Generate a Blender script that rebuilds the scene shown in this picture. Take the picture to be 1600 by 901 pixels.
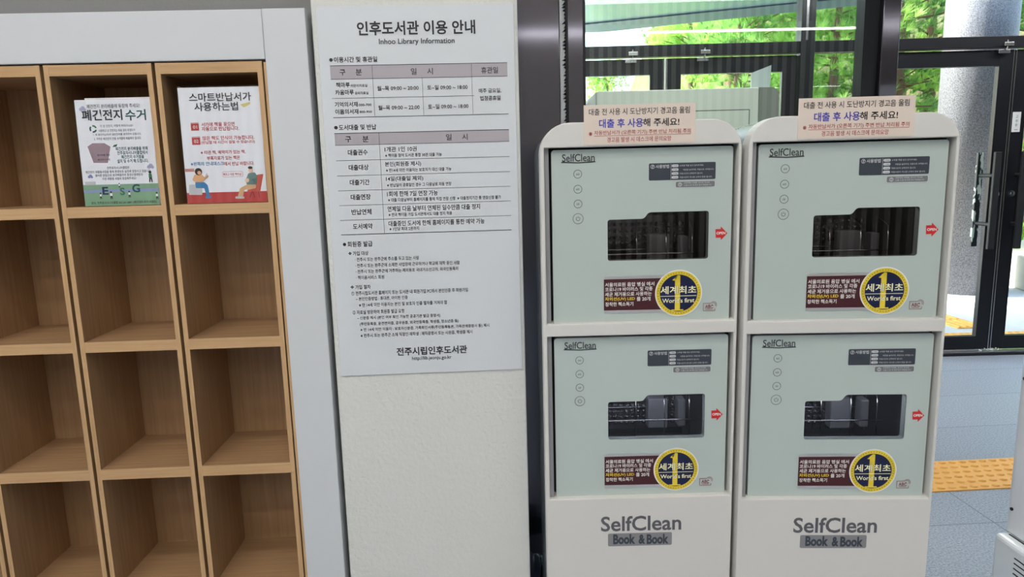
import bpy, bmesh, math, random
from mathutils import Vector, Matrix
random.seed(7)
for o in list(bpy.data.objects): bpy.data.objects.remove(o)
S = bpy.context.scene
C = S.collection
PI = math.pi

# ---------------------------------------------------------------- camera
cam = bpy.data.cameras.new('camera'); cam.lens = 24.525; cam.sensor_width = 36.0; cam.sensor_fit = 'HORIZONTAL'
cam.clip_start = 0.05; cam.clip_end = 300
co = bpy.data.objects.new('camera', cam); C.objects.link(co)
RIGHT = Vector((0.99815951, -0.05492133, -0.02571457)); FWD = Vector((0.04988384, 0.98472152, -0.16683861)); UP = RIGHT.cross(FWD)
co.matrix_world = Matrix(((RIGHT.x, UP.x, -FWD.x, 0), (RIGHT.y, UP.y, -FWD.y, 0), (RIGHT.z, UP.z, -FWD.z, 1.45), (0, 0, 0, 1)))
S.camera = co
# ---------------------------------------------------------------- world, sun, exposure
S.view_settings.view_transform = 'Standard'; S.view_settings.look = 'None'
S.view_settings.exposure = 0.1; S.view_settings.gamma = 1.0
try: S.view_settings.use_curve_mapping = False
except Exception: pass
SKY_STRENGTH = 1.0
SUN_STRENGTH = 16.0
LAMP_MAIN = 13.0
LAMP_NEAR = 21.0
DOOR_FILL = 16.0
w = bpy.data.worlds.new('world'); S.world = w; w.use_nodes = True
nt = w.node_tree; bg = nt.nodes['Background']
sky = nt.nodes.new('ShaderNodeTexSky'); sky.sky_type = 'NISHITA'; sky.sun_disc = False
sky.sun_elevation = math.radians(48); sky.sun_rotation = math.radians(-60); sky.air_density = 1.3; sky.dust_density = 3.0
nt.links.new(sky.outputs[0], bg.inputs[0]); bg.inputs[1].default_value = SKY_STRENGTH
sl = bpy.data.lights.new('sun', 'SUN'); sl.energy = SUN_STRENGTH; sl.angle = math.radians(2); sl.color = (1, .95, .86)
so = bpy.data.objects.new('sun', sl); C.objects.link(so)
so.rotation_euler = Vector((0.72, -0.36, -0.68)).to_track_quat('-Z', 'Y').to_euler()
so.location = (-9, 14, 12)

# ---------------------------------------------------------------- materials
def lin(c):
    return tuple(((v/255)/12.92 if v/255 <= .04045 else ((v/255+.055)/1.055)**2.4) for v in c)
MATS = {}
def mat(name, rgb, rough=.5, metal=0., bump=None, vary=None, emit=None, coat=0., spec=None, trans=None):
    """rgb in sRGB 0-255; bump=(scale, strength); vary=(rgb2, scale, stretch)"""
    if name in MATS: return MATS[name]
    m = bpy.data.materials.new(name); m.use_nodes = True; t = m.node_tree; b = t.nodes['Principled BSDF']
    c = lin(rgb) + (1,)
    b.inputs['Base Color'].default_value = c; b.inputs['Roughness'].default_value = rough; b.inputs['Metallic'].default_value = metal
    if spec is not None: b.inputs['Specular IOR Level'].default_value = spec
    if coat: b.inputs['Coat Weight'].default_value = coat; b.inputs['Coat Roughness'].default_value = .06
    if emit: b.inputs['Emission Color'].default_value = lin(emit[0]) + (1,); b.inputs['Emission Strength'].default_value = emit[1]
    if bump or vary:
        tc = t.nodes.new('ShaderNodeTexCoord')
    if vary:
        mp = t.nodes.new('ShaderNodeMapping'); mp.inputs['Scale'].default_value = vary[2]
        n = t.nodes.new('ShaderNodeTexNoise'); n.inputs['Scale'].default_value = vary[1]; n.inputs['Detail'].default_value = 5
        r = t.nodes.new('ShaderNodeValToRGB'); r.color_ramp.elements[0].position = .35; r.color_ramp.elements[1].position = .65
        r.color_ramp.elements[0].color = c; r.color_ramp.elements[1].color = lin(vary[0]) + (1,)
        t.links.new(tc.outputs['Object'], mp.inputs[0]); t.links.new(mp.outputs[0], n.inputs['Vector'])
        t.links.new(n.outputs['Fac'], r.inputs[0]); t.links.new(r.outputs[0], b.inputs['Base Color'])
    if bump:
        n2 = t.nodes.new('ShaderNodeTexNoise'); n2.inputs['Scale'].default_value = bump[0]; n2.inputs['Detail'].default_value = 4
        bp = t.nodes.new('ShaderNodeBump'); bp.inputs['Strength'].default_value = bump[1]; bp.inputs['Distance'].default_value = .01
        t.links.new(tc.outputs['Object'], n2.inputs['Vector']); t.links.new(n2.outputs['Fac'], bp.inputs['Height']); t.links.new(bp.outputs[0], b.inputs['Normal'])
    MATS[name] = m; return m
def glass_mat(name, tint=(250, 255, 252), f0=.04, rough=0.0):
    if name in MATS: return MATS[name]
    m = bpy.data.materials.new(name); m.use_nodes = True; t = m.node_tree
    for n in list(t.nodes): t.nodes.remove(n)
    N = t.nodes.new; out = N('ShaderNodeOutputMaterial'); mx = N('ShaderNodeMixShader'); lw = N('ShaderNodeLayerWeight'); lw.inputs[0].default_value = .5
    pw = N('ShaderNodeMath'); pw.operation = 'POWER'; pw.inputs[1].default_value = 5; ma = N('ShaderNodeMath'); ma.operation = 'MULTIPLY_ADD'; ma.inputs[1].default_value = 1-f0; ma.inputs[2].default_value = f0
    t.links.new(lw.outputs['Facing'], pw.inputs[0]); t.links.new(pw.outputs[0], ma.inputs[0])
    tr = N('ShaderNodeBsdfTransparent'); tr.inputs[0].default_value = lin(tint) + (1,)
    gl = N('ShaderNodeBsdfGlossy'); gl.inputs['Roughness'].default_value = rough
    t.links.new(ma.outputs[0], mx.inputs[0]); t.links.new(tr.outputs[0], mx.inputs[1]); t.links.new(gl.outputs[0], mx.inputs[2]); t.links.new(mx.outputs[0], out.inputs[0])
    MATS[name] = m; return m
def leaf_mat(name, a, b_):
    m = bpy.data.materials.new(name); m.use_nodes = True; t = m.node_tree; b = t.nodes['Principled BSDF']; out = t.nodes['Material Output']
    tc = t.nodes.new('ShaderNodeTexCoord'); n = t.nodes.new('ShaderNodeTexNoise'); n.inputs['Scale'].default_value = 2.2; n.inputs['Detail'].default_value = 3
    r = t.nodes.new('ShaderNodeValToRGB'); r.color_ramp.elements[0].position = .35; r.color_ramp.elements[1].position = .62
    r.color_ramp.elements[0].color = lin(a) + (1,); r.color_ramp.elements[1].color = lin(b_) + (1,)
    t.links.new(tc.outputs['Object'], n.inputs['Vector']); t.links.new(n.outputs['Fac'], r.inputs[0]); t.links.new(r.outputs[0], b.inputs['Base Color'])
    b.inputs['Roughness'].default_value = .55
    tl = t.nodes.new('ShaderNodeBsdfTranslucent'); t.links.new(r.outputs[0], tl.inputs[0])
    mx = t.nodes.new('ShaderNodeMixShader'); mx.inputs[0].default_value = .5
    t.links.new(b.outputs[0], mx.inputs[1]); t.links.new(tl.outputs[0], mx.inputs[2]); t.links.new(mx.outputs[0], out.inputs[0])
    MATS[name] = m; return m

def wood_mat():
    m = bpy.data.materials.new('oak veneer'); m.use_nodes = True; t = m.node_tree; b = t.nodes['Principled BSDF']
    tc = t.nodes.new('ShaderNodeTexCoord'); mp = t.nodes.new('ShaderNodeMapping'); mp.inputs['Scale'].default_value = (60, 60, 2.2)
    n = t.nodes.new('ShaderNodeTexNoise'); n.inputs['Scale'].default_value = 1.6; n.inputs['Detail'].default_value = 6; n.inputs['Roughness'].default_value = .6
    r = t.nodes.new('ShaderNodeValToRGB'); e = r.color_ramp.elements
    e[0].position = .3; e[0].color = lin((184, 146, 102)) + (1,); e[1].position = .7; e[1].color = lin((206, 170, 126)) + (1,)
    t.links.new(tc.outputs['Object'], mp.inputs[0]); t.links.new(mp.outputs[0], n.inputs['Vector']); t.links.new(n.outputs['Fac'], r.inputs[0]); t.links.new(r.outputs[0], b.inputs['Base Color'])
    b.inputs['Roughness'].default_value = .5
    MATS['wood'] = m; return m
WOOD = wood_mat()
def shaded_face_wood():
    m = WOOD.copy(); m.name = 'oak shaded panel face'
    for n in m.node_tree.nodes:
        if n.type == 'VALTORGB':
            n.color_ramp.elements[0].color = lin((150, 116, 82)) + (1,); n.color_ramp.elements[1].color = lin((172, 138, 102)) + (1,)  # darker panel veneer, with compartment shade also put into the colour
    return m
WOODF = shaded_face_wood()
WOODX = WOOD.copy(); WOODX.name = 'oak veneer lying grain'
WOODFX = WOODF.copy(); WOODFX.name = 'oak shaded panel face lying grain'
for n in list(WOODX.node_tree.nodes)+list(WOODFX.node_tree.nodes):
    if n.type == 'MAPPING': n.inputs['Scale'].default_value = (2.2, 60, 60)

WHITE = mat('white laminate', (208, 211, 214), .45)
PLASTER = mat('painted plaster', (217, 218, 214), .85, bump=(85, .35))
WALL = mat('grey painted wall', (138, 138, 139), .8, bump=(60, .1))
CEIL = mat('ceiling paint', (225, 225, 222), .9)
BOARD = mat('board face', (214, 218, 222), .42)
BOARD_EDGE = mat('board edge', (222, 221, 214), .6)
INK = mat('sign ink', (38, 38, 42), .5)
INKG = mat('table header grey', (176, 170, 176), .5)
STEEL = mat('brushed steel', (112, 110, 120), .15, metal=1.)
def brushed(m):
    t = m.node_tree; b = t.nodes['Principled BSDF']; tn = t.nodes.new('ShaderNodeTangent'); tn.direction_type = 'RADIAL'; tn.axis = 'Z'
    b.inputs['Anisotropic'].default_value = 1.0; t.links.new(tn.outputs[0], b.inputs['Tangent'])
brushed(STEEL)
STEEL_L = mat('bright steel', (190, 190, 192), .25, metal=1.)
BLACK = mat('black anodised aluminium', (24, 26, 32), .35, metal=.3)
RUBBER = mat('black rubber', (10, 11, 15), .8)
PANE = glass_mat('clear glass', (244, 250, 249), .05)
PANE_X = glass_mat('door glass', (248, 252, 251), .025)
DARKPANE = glass_mat('tinted oven glass', (198, 198, 202), .035)
ACRYL = glass_mat('clear acrylic', (250, 251, 252), .025, .02)
UNITW = mat('white powder coat', (216, 214, 209), .42)
UNITB = mat('silver grey shell', (176, 182, 188), .22, coat=.5)
DOORG = mat('pale green door glass', (186, 198, 193), .22, coat=.3)
PALE = mat('pale print', (205, 208, 210), .5)
CHARC = mat('charcoal print', (58, 64, 74), .4)
GREYP = mat('grey print', (120, 122, 124), .4)
WHITEP = mat('white print', (240, 238, 234), .4)
MAROON = mat('maroon print', (70, 24, 30), .4)
MAROONT = mat('maroon lettering', (128, 34, 44), .4)
YEL = mat('yellow print', (250, 220, 60), .4)
GOLD = mat('gold print', (214, 190, 40), .35, vary=((236, 212, 70), 40, (1, 1, 1)))
CREAM = mat('cream print', (250, 246, 205), .4)
NAVY = mat('navy print', (20, 32, 84), .3, vary=((12, 18, 46), 12, (1, 1, 1)))
RED = mat('red print', (206, 44, 46), .4)
REDT = mat('dark red lettering', (166, 44, 44), .5)
BLUET = mat('blue lettering', (58, 62, 168), .5)
BLACKT = mat('black lettering', (28, 27, 30), .5)
SILVERP = mat('silver foil print', (205, 205, 205), .3, metal=.6)
LOGOG = mat('logo grey', (92, 92, 98), .45)
LOGOBAR = mat('logo bar grey', (138, 138, 140), .4)
PAPER = mat('beige coated paper', (226, 211, 198), .35, coat=.15)
CHROME = mat('chrome', (225, 225, 228), .12, metal=1.)
GLOW_UP = mat('dim added chamber glow', (255, 255, 255), .5, emit=((255, 240, 222), 9))
CHAMB = mat('dark chamber metal', (58, 60, 64), .35, metal=.3)
CLAMP = mat('grey book clamp', (150, 152, 158), .5)
LAMPM = mat('lamp diffuser', (255, 255, 255), .5, emit=((255, 252, 248), LAMP_MAIN))
FILLD = mat('added entrance fill', (255, 255, 255), .5, emit=((255, 252, 248), DOOR_FILL))
GLOW_LOW = mat('added chamber glow', (255, 255, 255), .5, emit=((240, 243, 250), 30))
LAMPN = mat('near lamp diffuser', (255, 255, 255), .5, emit=((255, 252, 247), LAMP_NEAR))

# ---------------------------------------------------------------- mesh builder
_TX = {}
def glyphs(body, bold):
    k = (body, bold)
    if k in _TX: return _TX[k]
    c = bpy.data.curves.new('t', 'FONT'); c.body = body; c.resolution_u = 3; c.offset = bold; c.size = 1
    o = bpy.data.objects.new('t', c); m = o.to_mesh()
    vs = [(v.co.x, v.co.y) for v in m.vertices]; fs = [tuple(p.vertices) for p in m.polygons]
    o.to_mesh_clear(); bpy.data.objects.remove(o); bpy.data.curves.remove(c)
    xs = [v[0] for v in vs] or [0, 1]; ys = [v[1] for v in vs] or [0, 1]
    x0, x1, y0, y1 = min(xs), max(xs), min(ys), max(ys)
    r = ([((x-x0)/(x1-x0 or 1), (y-(y0+y1)/2)/(y1-y0 or 1)) for x, y in vs], fs)
    _TX[k] = r; return r
class MB:
    def __init__(s): s.v = []; s.f = []; s.mi = []; s.sm = []; s.mats = []
    def m(s, mt):
        if mt not in s.mats: s.mats.append(mt)
        return s.mats.index(mt)
    def add(s, vs, fs, mt, smooth=False):
        b = len(s.v); s.v += [tuple(v) for v in vs]; i = s.m(mt)
        for f in fs: s.f.append(tuple(b+k for k in f)); s.mi.append(i); s.sm.append(smooth)
        return s
    def box(s, x0, x1, y0, y1, z0, z1, mt):
        vs = [(x0,y0,z0),(x1,y0,z0),(x1,y1,z0),(x0,y1,z0),(x0,y0,z1),(x1,y0,z1),(x1,y1,z1),(x0,y1,z1)]
        return s.add(vs, [(0,3,2,1),(4,5,6,7),(0,1,5,4),(1,2,6,5),(2,3,7,6),(3,0,4,7)], mt)
    def board(s, x0, x1, y0, y1, z0, z1, edge, face):
        """veneered board: lighter front edge, faces darkened for compartment shade"""
        vs = [(x0,y0,z0),(x1,y0,z0),(x1,y1,z0),(x0,y1,z0),(x0,y0,z1),(x1,y0,z1),(x1,y1,z1),(x0,y1,z1)]
        return s.add(vs, [(0,1,5,4)], edge).add(vs, [(0,3,2,1),(4,5,6,7),(1,2,6,5),(2,3,7,6),(3,0,4,7)], face)
    def flat(s, ps, y, mt): return s.add([(x, y, z) for x, z in ps], [tuple(range(len(ps)))], mt)
    def rect(s, x0, x1, z0, z1, y, mt, r=0):
        return s.flat(rrect(x0, x1, z0, z1, r), y, mt)
    def disc(s, x, z, r, y, mt, n=32, a=1.0): return s.flat([(x+r*math.cos(2*PI*k/n), z+a*r*math.sin(2*PI*k/n)) for k in range(n)], y, mt)
    def ring(s, x, z, r0, r1, y, mt, n=32, a0=0, a1=2*PI):
        vs = []; fs = []
        for k in range(n+1):
            a = a0+(a1-a0)*k/n
            vs += [(x+r0*math.cos(a), y, z+r0*math.sin(a)), (x+r1*math.cos(a), y, z+r1*math.sin(a))]
            if k < n: fs.append((2*k, 2*k+1, 2*k+3, 2*k+2))
        return s.add(vs, fs, mt)
    def line(s, a, b, wd, y, mt):
        d = Vector((b[0]-a[0], b[1]-a[1])).normalized()*wd/2; n = (-d.y, d.x)
        return s.flat([(a[0]-n[0], a[1]-n[1]), (b[0]-n[0], b[1]-n[1]), (b[0]+n[0], b[1]+n[1]), (a[0]+n[0], a[1]+n[1])], y, mt)
    def text(s, body, x0, x1, zc, h, y, mt, bold=.004):
        vs, fs = glyphs(body, bold)
        return s.add([(x0+u*(x1-x0), y, zc+v*h) for u, v in vs], fs, mt)
    def prism(s, outer, holes, y0, y1, mt):
        """plate in the x-z plane from y0 (front) to y1, with holes"""
        bm = bmesh.new(); es = []
        for lp in [outer]+list(holes):
            vv = [bm.verts.new((x, y0, z)) for x, z in lp]
            es += [bm.edges.new((vv[i], vv[(i+1) % len(vv)])) for i in range(len(vv))]
        bmesh.ops.triangle_fill(bm, use_beauty=True, edges=es, normal=(0, -1, 0))
        r = bmesh.ops.extrude_face_region(bm, geom=bm.faces[:])
        bmesh.ops.translate(bm, verts=[g for g in r['geom'] if isinstance(g, bmesh.types.BMVert)], vec=(0, y1-y0, 0))
        bmesh.ops.recalc_face_normals(bm, faces=bm.faces[:])
        bm.verts.index_update(); s.add([v.co[:] for v in bm.verts], [tuple(v.index for v in f.verts) for f in bm.faces], mt); bm.free(); return s
    def tube(s, pts, r, mt, n=10, cap=True):
        pts = [Vector(p) for p in pts]; vs = []; fs = []
        rr = r if isinstance(r, (list, tuple)) else [r]*len(pts)
        for i, p in enumerate(pts):
            d = (pts[min(i+1, len(pts)-1)]-pts[max(i-1, 0)]).normalized()
            a = d.cross(Vector((0, 0, 1)) if abs(d.z) < .9 else Vector((1, 0, 0))).normalized(); b = d.cross(a)
            vs += [p+(a*math.cos(2*PI*k/n)+b*math.sin(2*PI*k/n))*rr[i] for k in range(n)]
        for i in range(len(pts)-1):
            for k in range(n): fs.append((i*n+k, i*n+(k+1) % n, (i+1)*n+(k+1) % n, (i+1)*n+k))
        s.add(vs, fs, mt, True)
        if cap:
            L = len(pts)-1
            s.add([vs[k] for k in range(n)], [tuple(range(n))], mt); s.add([vs[L*n+k] for k in range(n)], [tuple(range(n-1, -1, -1))], mt)
        return s
    def lathe(s, x, y, prof, mt, n=32):
        vs = []; fs = []
        for r, z in prof: vs += [(x+r*math.cos(2*PI*k/n), y+r*math.sin(2*PI*k/n), z) for k in range(n)]
        for i in range(len(prof)-1):
            for k in range(n): fs.append((i*n+k, i*n+(k+1) % n, (i+1)*n+(k+1) % n, (i+1)*n+k))
        return s.add(vs, fs, mt, True)
    def build(s, name, parent=None, bevel=0, loc=None, fix=False):
        me = bpy.data.meshes.new(name); me.from_pydata(s.v, [], s.f)
        for mt in s.mats: me.materials.append(mt)
        me.polygons.foreach_set('material_index', s.mi); me.polygons.foreach_set('use_smooth', s.sm); me.update()
        if fix:
            bm = bmesh.new(); bm.from_mesh(me); bmesh.ops.remove_doubles(bm, verts=bm.verts[:], dist=1e-6); bmesh.ops.recalc_face_normals(bm, faces=bm.faces[:]); bm.to_mesh(me); bm.free()
        o = bpy.data.objects.new(name, me); C.objects.link(o)
        if parent is not None: o.parent = parent
        if loc: o.location = loc
        if bevel:
            md = o.modifiers.new('bevel', 'BEVEL'); md.width = bevel; md.segments = 3; md.limit_method = 'ANGLE'; md.angle_limit = math.radians(40)
        return o
def rrect(x0, x1, z0, z1, r=0, n=6):
    if r <= 0: return [(x0, z0), (x1, z0), (x1, z1), (x0, z1)]
    ps = []
    for cx_, cz_, a0 in ((x1-r, z0+r, -PI/2), (x1-r, z1-r, 0), (x0+r, z1-r, PI/2), (x0+r, z0+r, PI)):
        ps += [(cx_+r*math.cos(a0+PI/2*k/n), cz_+r*math.sin(a0+PI/2*k/n)) for k in range(n+1)]
    return ps
def soften(ps, r, n=5):
    out = []; L = len(ps)
    for i in range(L):
        p = Vector(ps[i]); a = (Vector(ps[i-1])-p); b = (Vector(ps[(i+1) % L])-p); q = min(r, a.length/2.2, b.length/2.2)
        p0 = p+a.normalized()*q; p1 = p+b.normalized()*q
        for k in range(n+1):
            t = k/n; v = p0*(1-t)**2+p*2*t*(1-t)+p1*t*t; out.append((v.x, v.y))
    return out
def thing(name, label, cat, loc=(0, 0, 0), yaw=0, group=None):
    o = bpy.data.objects.new(name, None); o.empty_display_size = .1; C.objects.link(o)
    o.location = loc; o.rotation_euler = (0, 0, math.radians(yaw)); tag(o, label, cat, group); return o
def tag(o, label, cat, group=None, kind=None):
    o['label'] = label; o['category'] = cat
    if group: o['group'] = group
    if kind: o['kind'] = kind
    return o
def structure(o, label=None, cat=None):
    o['kind'] = 'structure'
    if label: o['label'] = label
    if cat: o['category'] = cat
    return o
def frame_empty(name, label, cat, loc, yaw):
    o = thing(name, label, cat, loc, yaw); o['kind'] = 'structure'; return o
def dup(o, parent=None):
    c = o.copy(); C.objects.link(c)
    if parent is not None: c.parent = parent
    for ch in list(o.children): dup(ch, c)
    return c
# ================================================================ SETTING
def sbox(name, label, cat, x0, x1, y0, y1, z0, z1, mt, bevel=0):
    return structure(MB().box(x0, x1, y0, y1, z0, z1, mt).build(name, bevel=bevel), label, cat)
# floor: dark blue-grey stone tiles, 0.5 m rows
def floor_mat():
    m = bpy.data.materials.new('stone floor tiles'); m.use_nodes = True; t = m.node_tree; b = t.nodes['Principled BSDF']
    tc = t.nodes.new('ShaderNodeTexCoord'); mp = t.nodes.new('ShaderNodeMapping'); mp.inputs['Location'].default_value = (-.05, -.01, 0)
    br = t.nodes.new('ShaderNodeTexBrick'); br.inputs['Scale'].default_value = 1; br.inputs['Brick Width'].default_value = 2.0; br.inputs['Row Height'].default_value = .5
    br.inputs['Mortar Size'].default_value = .0025; br.inputs['Mortar Smooth'].default_value = .2; br.offset = 0.0; br.squash = 1.0
    br.inputs['Color1'].default_value = lin((158, 167, 182)) + (1,); br.inputs['Color2'].default_value = lin((163, 172, 187)) + (1,); br.inputs['Mortar'].default_value = lin((112, 118, 130)) + (1,)
    n = t.nodes.new('ShaderNodeTexNoise'); n.inputs['Scale'].default_value = 130; n.inputs['Detail'].default_value = 3
    r = t.nodes.new('ShaderNodeValToRGB'); r.color_ramp.elements[0].position = .3; r.color_ramp.elements[0].color = (.62, .62, .64, 1); r.color_ramp.elements[1].position = .72; r.color_ramp.elements[1].color = (1.35, 1.35, 1.35, 1)
    mul = t.nodes.new('ShaderNodeMixRGB'); mul.blend_type = 'MULTIPLY'; mul.inputs[0].default_value = 1
    bp = t.nodes.new('ShaderNodeBump'); bp.inputs['Strength'].default_value = .25; bp.inputs['Distance'].default_value = .004
    t.links.new(tc.outputs['Object'], mp.inputs[0]); t.links.new(mp.outputs[0], br.inputs['Vector']); t.links.new(tc.outputs['Object'], n.inputs['Vector'])
    t.links.new(n.outputs['Fac'], r.inputs[0]); t.links.new(br.outputs['Color'], mul.inputs[1]); t.links.new(r.outputs[0], mul.inputs[2]); t.links.new(mul.outputs[0], b.inputs['Base Color'])
    t.links.new(n.outputs['Fac'], bp.inputs['Height']); t.links.new(bp.outputs[0], b.inputs['Normal']); b.inputs['Roughness'].default_value = .42
    return m
FLOORM = floor_mat()
structure(MB().box(-4.4, 7.2, -5.0, 4.97, -.2, 0, FLOORM).build('floor'), 'dark blue-grey stone tile floor of the lobby', 'floor')
HC = 4.6
structure(MB().box(-4.4, 7.2, -5.0, 2.75, HC, HC+.25, CEIL).build('ceiling'), 'high white painted lobby ceiling', 'ceiling')
structure(MB().box(-4.4, 7.2, 2.6, 4.9, 2.8, 3.1, CEIL).box(-4.4, 7.2, 2.6, 2.75, 3.1, HC, CEIL).build('ceiling'), 'lower white ceiling over the entrance vestibule', 'ceiling')
sbox('wall_rear', 'plain grey wall behind and above the bookcases', 'wall', -4.2, -.395, 2.3, 2.45, 0, HC, WALL)
sbox('wall_front', 'white textured plaster pillar carrying the library information board', 'pillar', -.4015, .1293, 1.9093, 2.42, 0, HC, PLASTER, bevel=.004)
sbox('wall_left', 'plain grey side wall of the lobby', 'wall', -4.4, -4.2, -5, 2.45, 0, HC, WALL)
sbox('wall_right', 'plain grey wall at the far right of the lobby', 'wall', 6.9, 7.1, -5, 4.9, 0, HC, WALL)
sbox('wall_side', 'plain wall closing the entrance vestibule on the left', 'wall', -.45, -.2, 2.45, 5.12, 0, 2.8, WALL)
def slat_mat():
    m = bpy.data.materials.new('slatted wall'); m.use_nodes = True; t = m.node_tree; b = t.nodes['Principled BSDF']
    tc = t.nodes.new('ShaderNodeTexCoord'); wv = t.nodes.new('ShaderNodeTexWave'); wv.wave_type = 'BANDS'; wv.bands_direction = 'X'; wv.inputs['Scale'].default_value = 2.6
    r = t.nodes.new('ShaderNodeValToRGB'); r.color_ramp.elements[0].position = .45; r.color_ramp.elements[0].color = lin((110, 104, 96)) + (1,); r.color_ramp.elements[1].position = .55; r.color_ramp.elements[1].color = lin((222, 218, 208)) + (1,)
    t.links.new(tc.outputs['Object'], wv.inputs['Vector']); t.links.new(wv.outputs['Fac'], r.inputs[0]); t.links.new(r.outputs[0], b.inputs['Base Color']); b.inputs['Roughness'].default_value = .6
    return m
sbox('wall_back', 'pale slatted wall on the far side of the lobby', 'wall', -4.2, 6.9, -5.0, -4.8, 0, HC, slat_mat())

# lamps: a pendant strip (mirrored in the glass partition) and strips high on the ceiling
def lamp(name, label, a, b, z, m, wd, hang, group=None):
    d = Vector((b[0]-a[0], b[1]-a[1])); L = d.length
    t = thing(name, label, 'ceiling light', (a[0], a[1], z), math.degrees(math.atan2(d.y, d.x)), group)
    MB().box(0, L, -wd/2-.012, -wd/2, -.06, 0, WHITE).box(0, L, wd/2, wd/2+.012, -.06, 0, WHITE).box(0, L, -wd/2-.012, wd/2+.012, -.005, 0, WHITE).build('lamp_housing', t)
    MB().box(.002, L-.002, -wd/2, wd/2, -.072, -.05, m).build('diffuser', t)
    for q in ((.3, L/2, L-.3) if hang else ()): MB().tube([(q, 0, 0), (q, 0, HC-z)], .004, STEEL_L, 8).build('suspension_rod', t)
lamp('pendant_strip_light', 'long suspended strip light whose bright line mirrors in the glass partition', (-3.2, -1.85), (5.6, -2.5), 2.80, LAMPM, .07, True)
for i, (y, lb) in enumerate(((-2.3, 'ceiling strip light farthest from the bookcases'), (-1.2, 'middle ceiling strip light high above the visitor'), (-.2, 'ceiling strip light nearest to the bookcases'), (-4.1, 'added strip light brightening the slatted far wall'))):
    lamp('ceiling_strip_light', lb, (-4.1, y), (1.4, y), HC, LAMPN, .16, False, 'ceiling strip lights')  # the last strip is added only to brighten the slatted wall

lamp('entrance_fill_strip', 'added unseen fill light just inside the entrance doors', (.2, 4.45), (5.6, 4.2), 2.797, FILLD, .2, False)  # unseen lamp added to brighten the floor near the doors

lamp('vestibule_fill_strip', 'added unseen fill light over the vestibule cabinet', (.35, 2.95), (1.4, 2.9), 2.797, FILLD, .2, False)  # unseen lamp added to brighten the pale cabinet front
# ---- glass partition behind the sterilizers (inner line)
IP, IY = (.13, 2.45, 0), -2.9
def inner(name, label, cat): return frame_empty(name, label, cat, IP, IY)
t = inner('trim_1', 'wide brushed steel cladding column beside the white pillar', 'column')
MB().box(-.16, .1765, 0, .14, 0, 2.8, STEEL).build('cladding', t, bevel=.003)
k = MB(); random.seed(3)
for i in range(220):
    z = .05+i*.0122; l = .006+random.random()*.009
    k.add([(.197, -.004, z), (.197-l, -.004, z+random.uniform(-.004, .006)), (.197, -.004, z+.011)], [(0, 1, 2), (2, 1, 0)], RUBBER)
t = inner('window_1', 'tall glass partition panel in a slim steel and black frame', 'glass partition')
f = MB().box(.195, .204, 0, .06, 0, 2.8, BLACK).box(.254, .263, 0, .06, 0, 2.8, BLACK).box(1.2, 1.251, 0, .06, 0, 2.8, BLACK).box(.204, .254, .004, .056, 0, 2.8, BLACK)
f.box(.263, 1.2, .0, .06, 0, .09, BLACK)
fo = f.build('window_frame', t)
MB().box(.2045, .2535, -.004, .004, 0, 2.8, STEEL).build('steel_facing', fo)
k.build('brush_seal', t)
MB().box(.177, .1945, .0, .04, 0, 2.8, WHITE).build('gap_glare_strip', t)  # white strip added in place of bright daylight showing through the gap
MB().box(.258, 1.205, .027, .033, .08, 2.8, PANE).build('pane', t)
t = inner('trim_2', 'narrow brushed steel column right of the glass partition', 'column')
MB().box(1.252, 1.312, -.02, .1, 0, 2.8, STEEL).build('cladding', t, bevel=.003)
# dark rounded floor fitting in the gap beside the pillar
t = thing('floor_post', 'dark domed metal floor post in the gap beside the white pillar', 'post', (.166, 2.27, 0))
MB().lathe(0, 0, [(.001, 0), (.032, 0), (.032, .075), (.029, .095), (.02, .112), (.008, .119), (.0005, .12)], mat('dark polished metal', (60, 66, 78), .25, metal=.9), 24).build('post_body', t)
MB().box(.036, .062, -.012, .012, 0, .06, mat('dark polished metal', (60, 66, 78))).tube([(.049, 0, .045), (.049, 0, .082)], .006, CHROME).build('bracket', t, bevel=.003)

# ---- exterior facade
FP, FY = (3.12, 4.92375, 0), -2.9
def facade(name, label, cat): return frame_empty(name, label, cat, FP, FY)
t = facade('trim_3', 'black aluminium transom and mullions of the entrance front', 'door frame')
MB().box(-3.3, 3.3, -.03, .05, 2.204, 2.281, BLACK).build('transom', t, bevel=.003)
for a, b in ((-3.3, -2.74), (-.823, -.725), (-.382, -.285), (1.695, 1.79)):
    MB().box(a, b, -.04, .06, 0, 3.1, BLACK).build('mullion', t, bevel=.003)
MB().box(-.792, -.776, -.043, -.039, 2.285, 3.0, STEEL_L).build('mullion_strip', t)
MB().box(-2.74, 3.3, -.03, .05, 3.0, 3.1, BLACK).build('head', t)
MB().box(-.725, -.382, -.03, .05, 0, .137, BLACK).box(1.79, 3.3, -.03, .05, 0, .137, BLACK).build('bottom_rail', t)
t = facade('window_2', 'clear fixed glazing above and between the entrance doors', 'window')
g = MB()
for a, b in ((-2.74, -.82), (-.728, -.38), (-.29, 1.7), (1.79, 3.3)): g.box(a, b, .005, .011, 2.275, 3.02, PANE_X)
for a, b in ((-.728, -.38), (1.79, 3.3)): g.box(a, b, .005, .011, .13, 2.21, PANE_X)
g.build('pane', t)
t = facade('trim_4', 'aluminium door threshold strip on the floor', 'threshold')
MB().box(-2.74, 1.7, -.05, .06, 0, .014, BLACK).box(-2.74, 1.7, -.03, .04, .014, .026, STEEL_L).build('sill', t)
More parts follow.
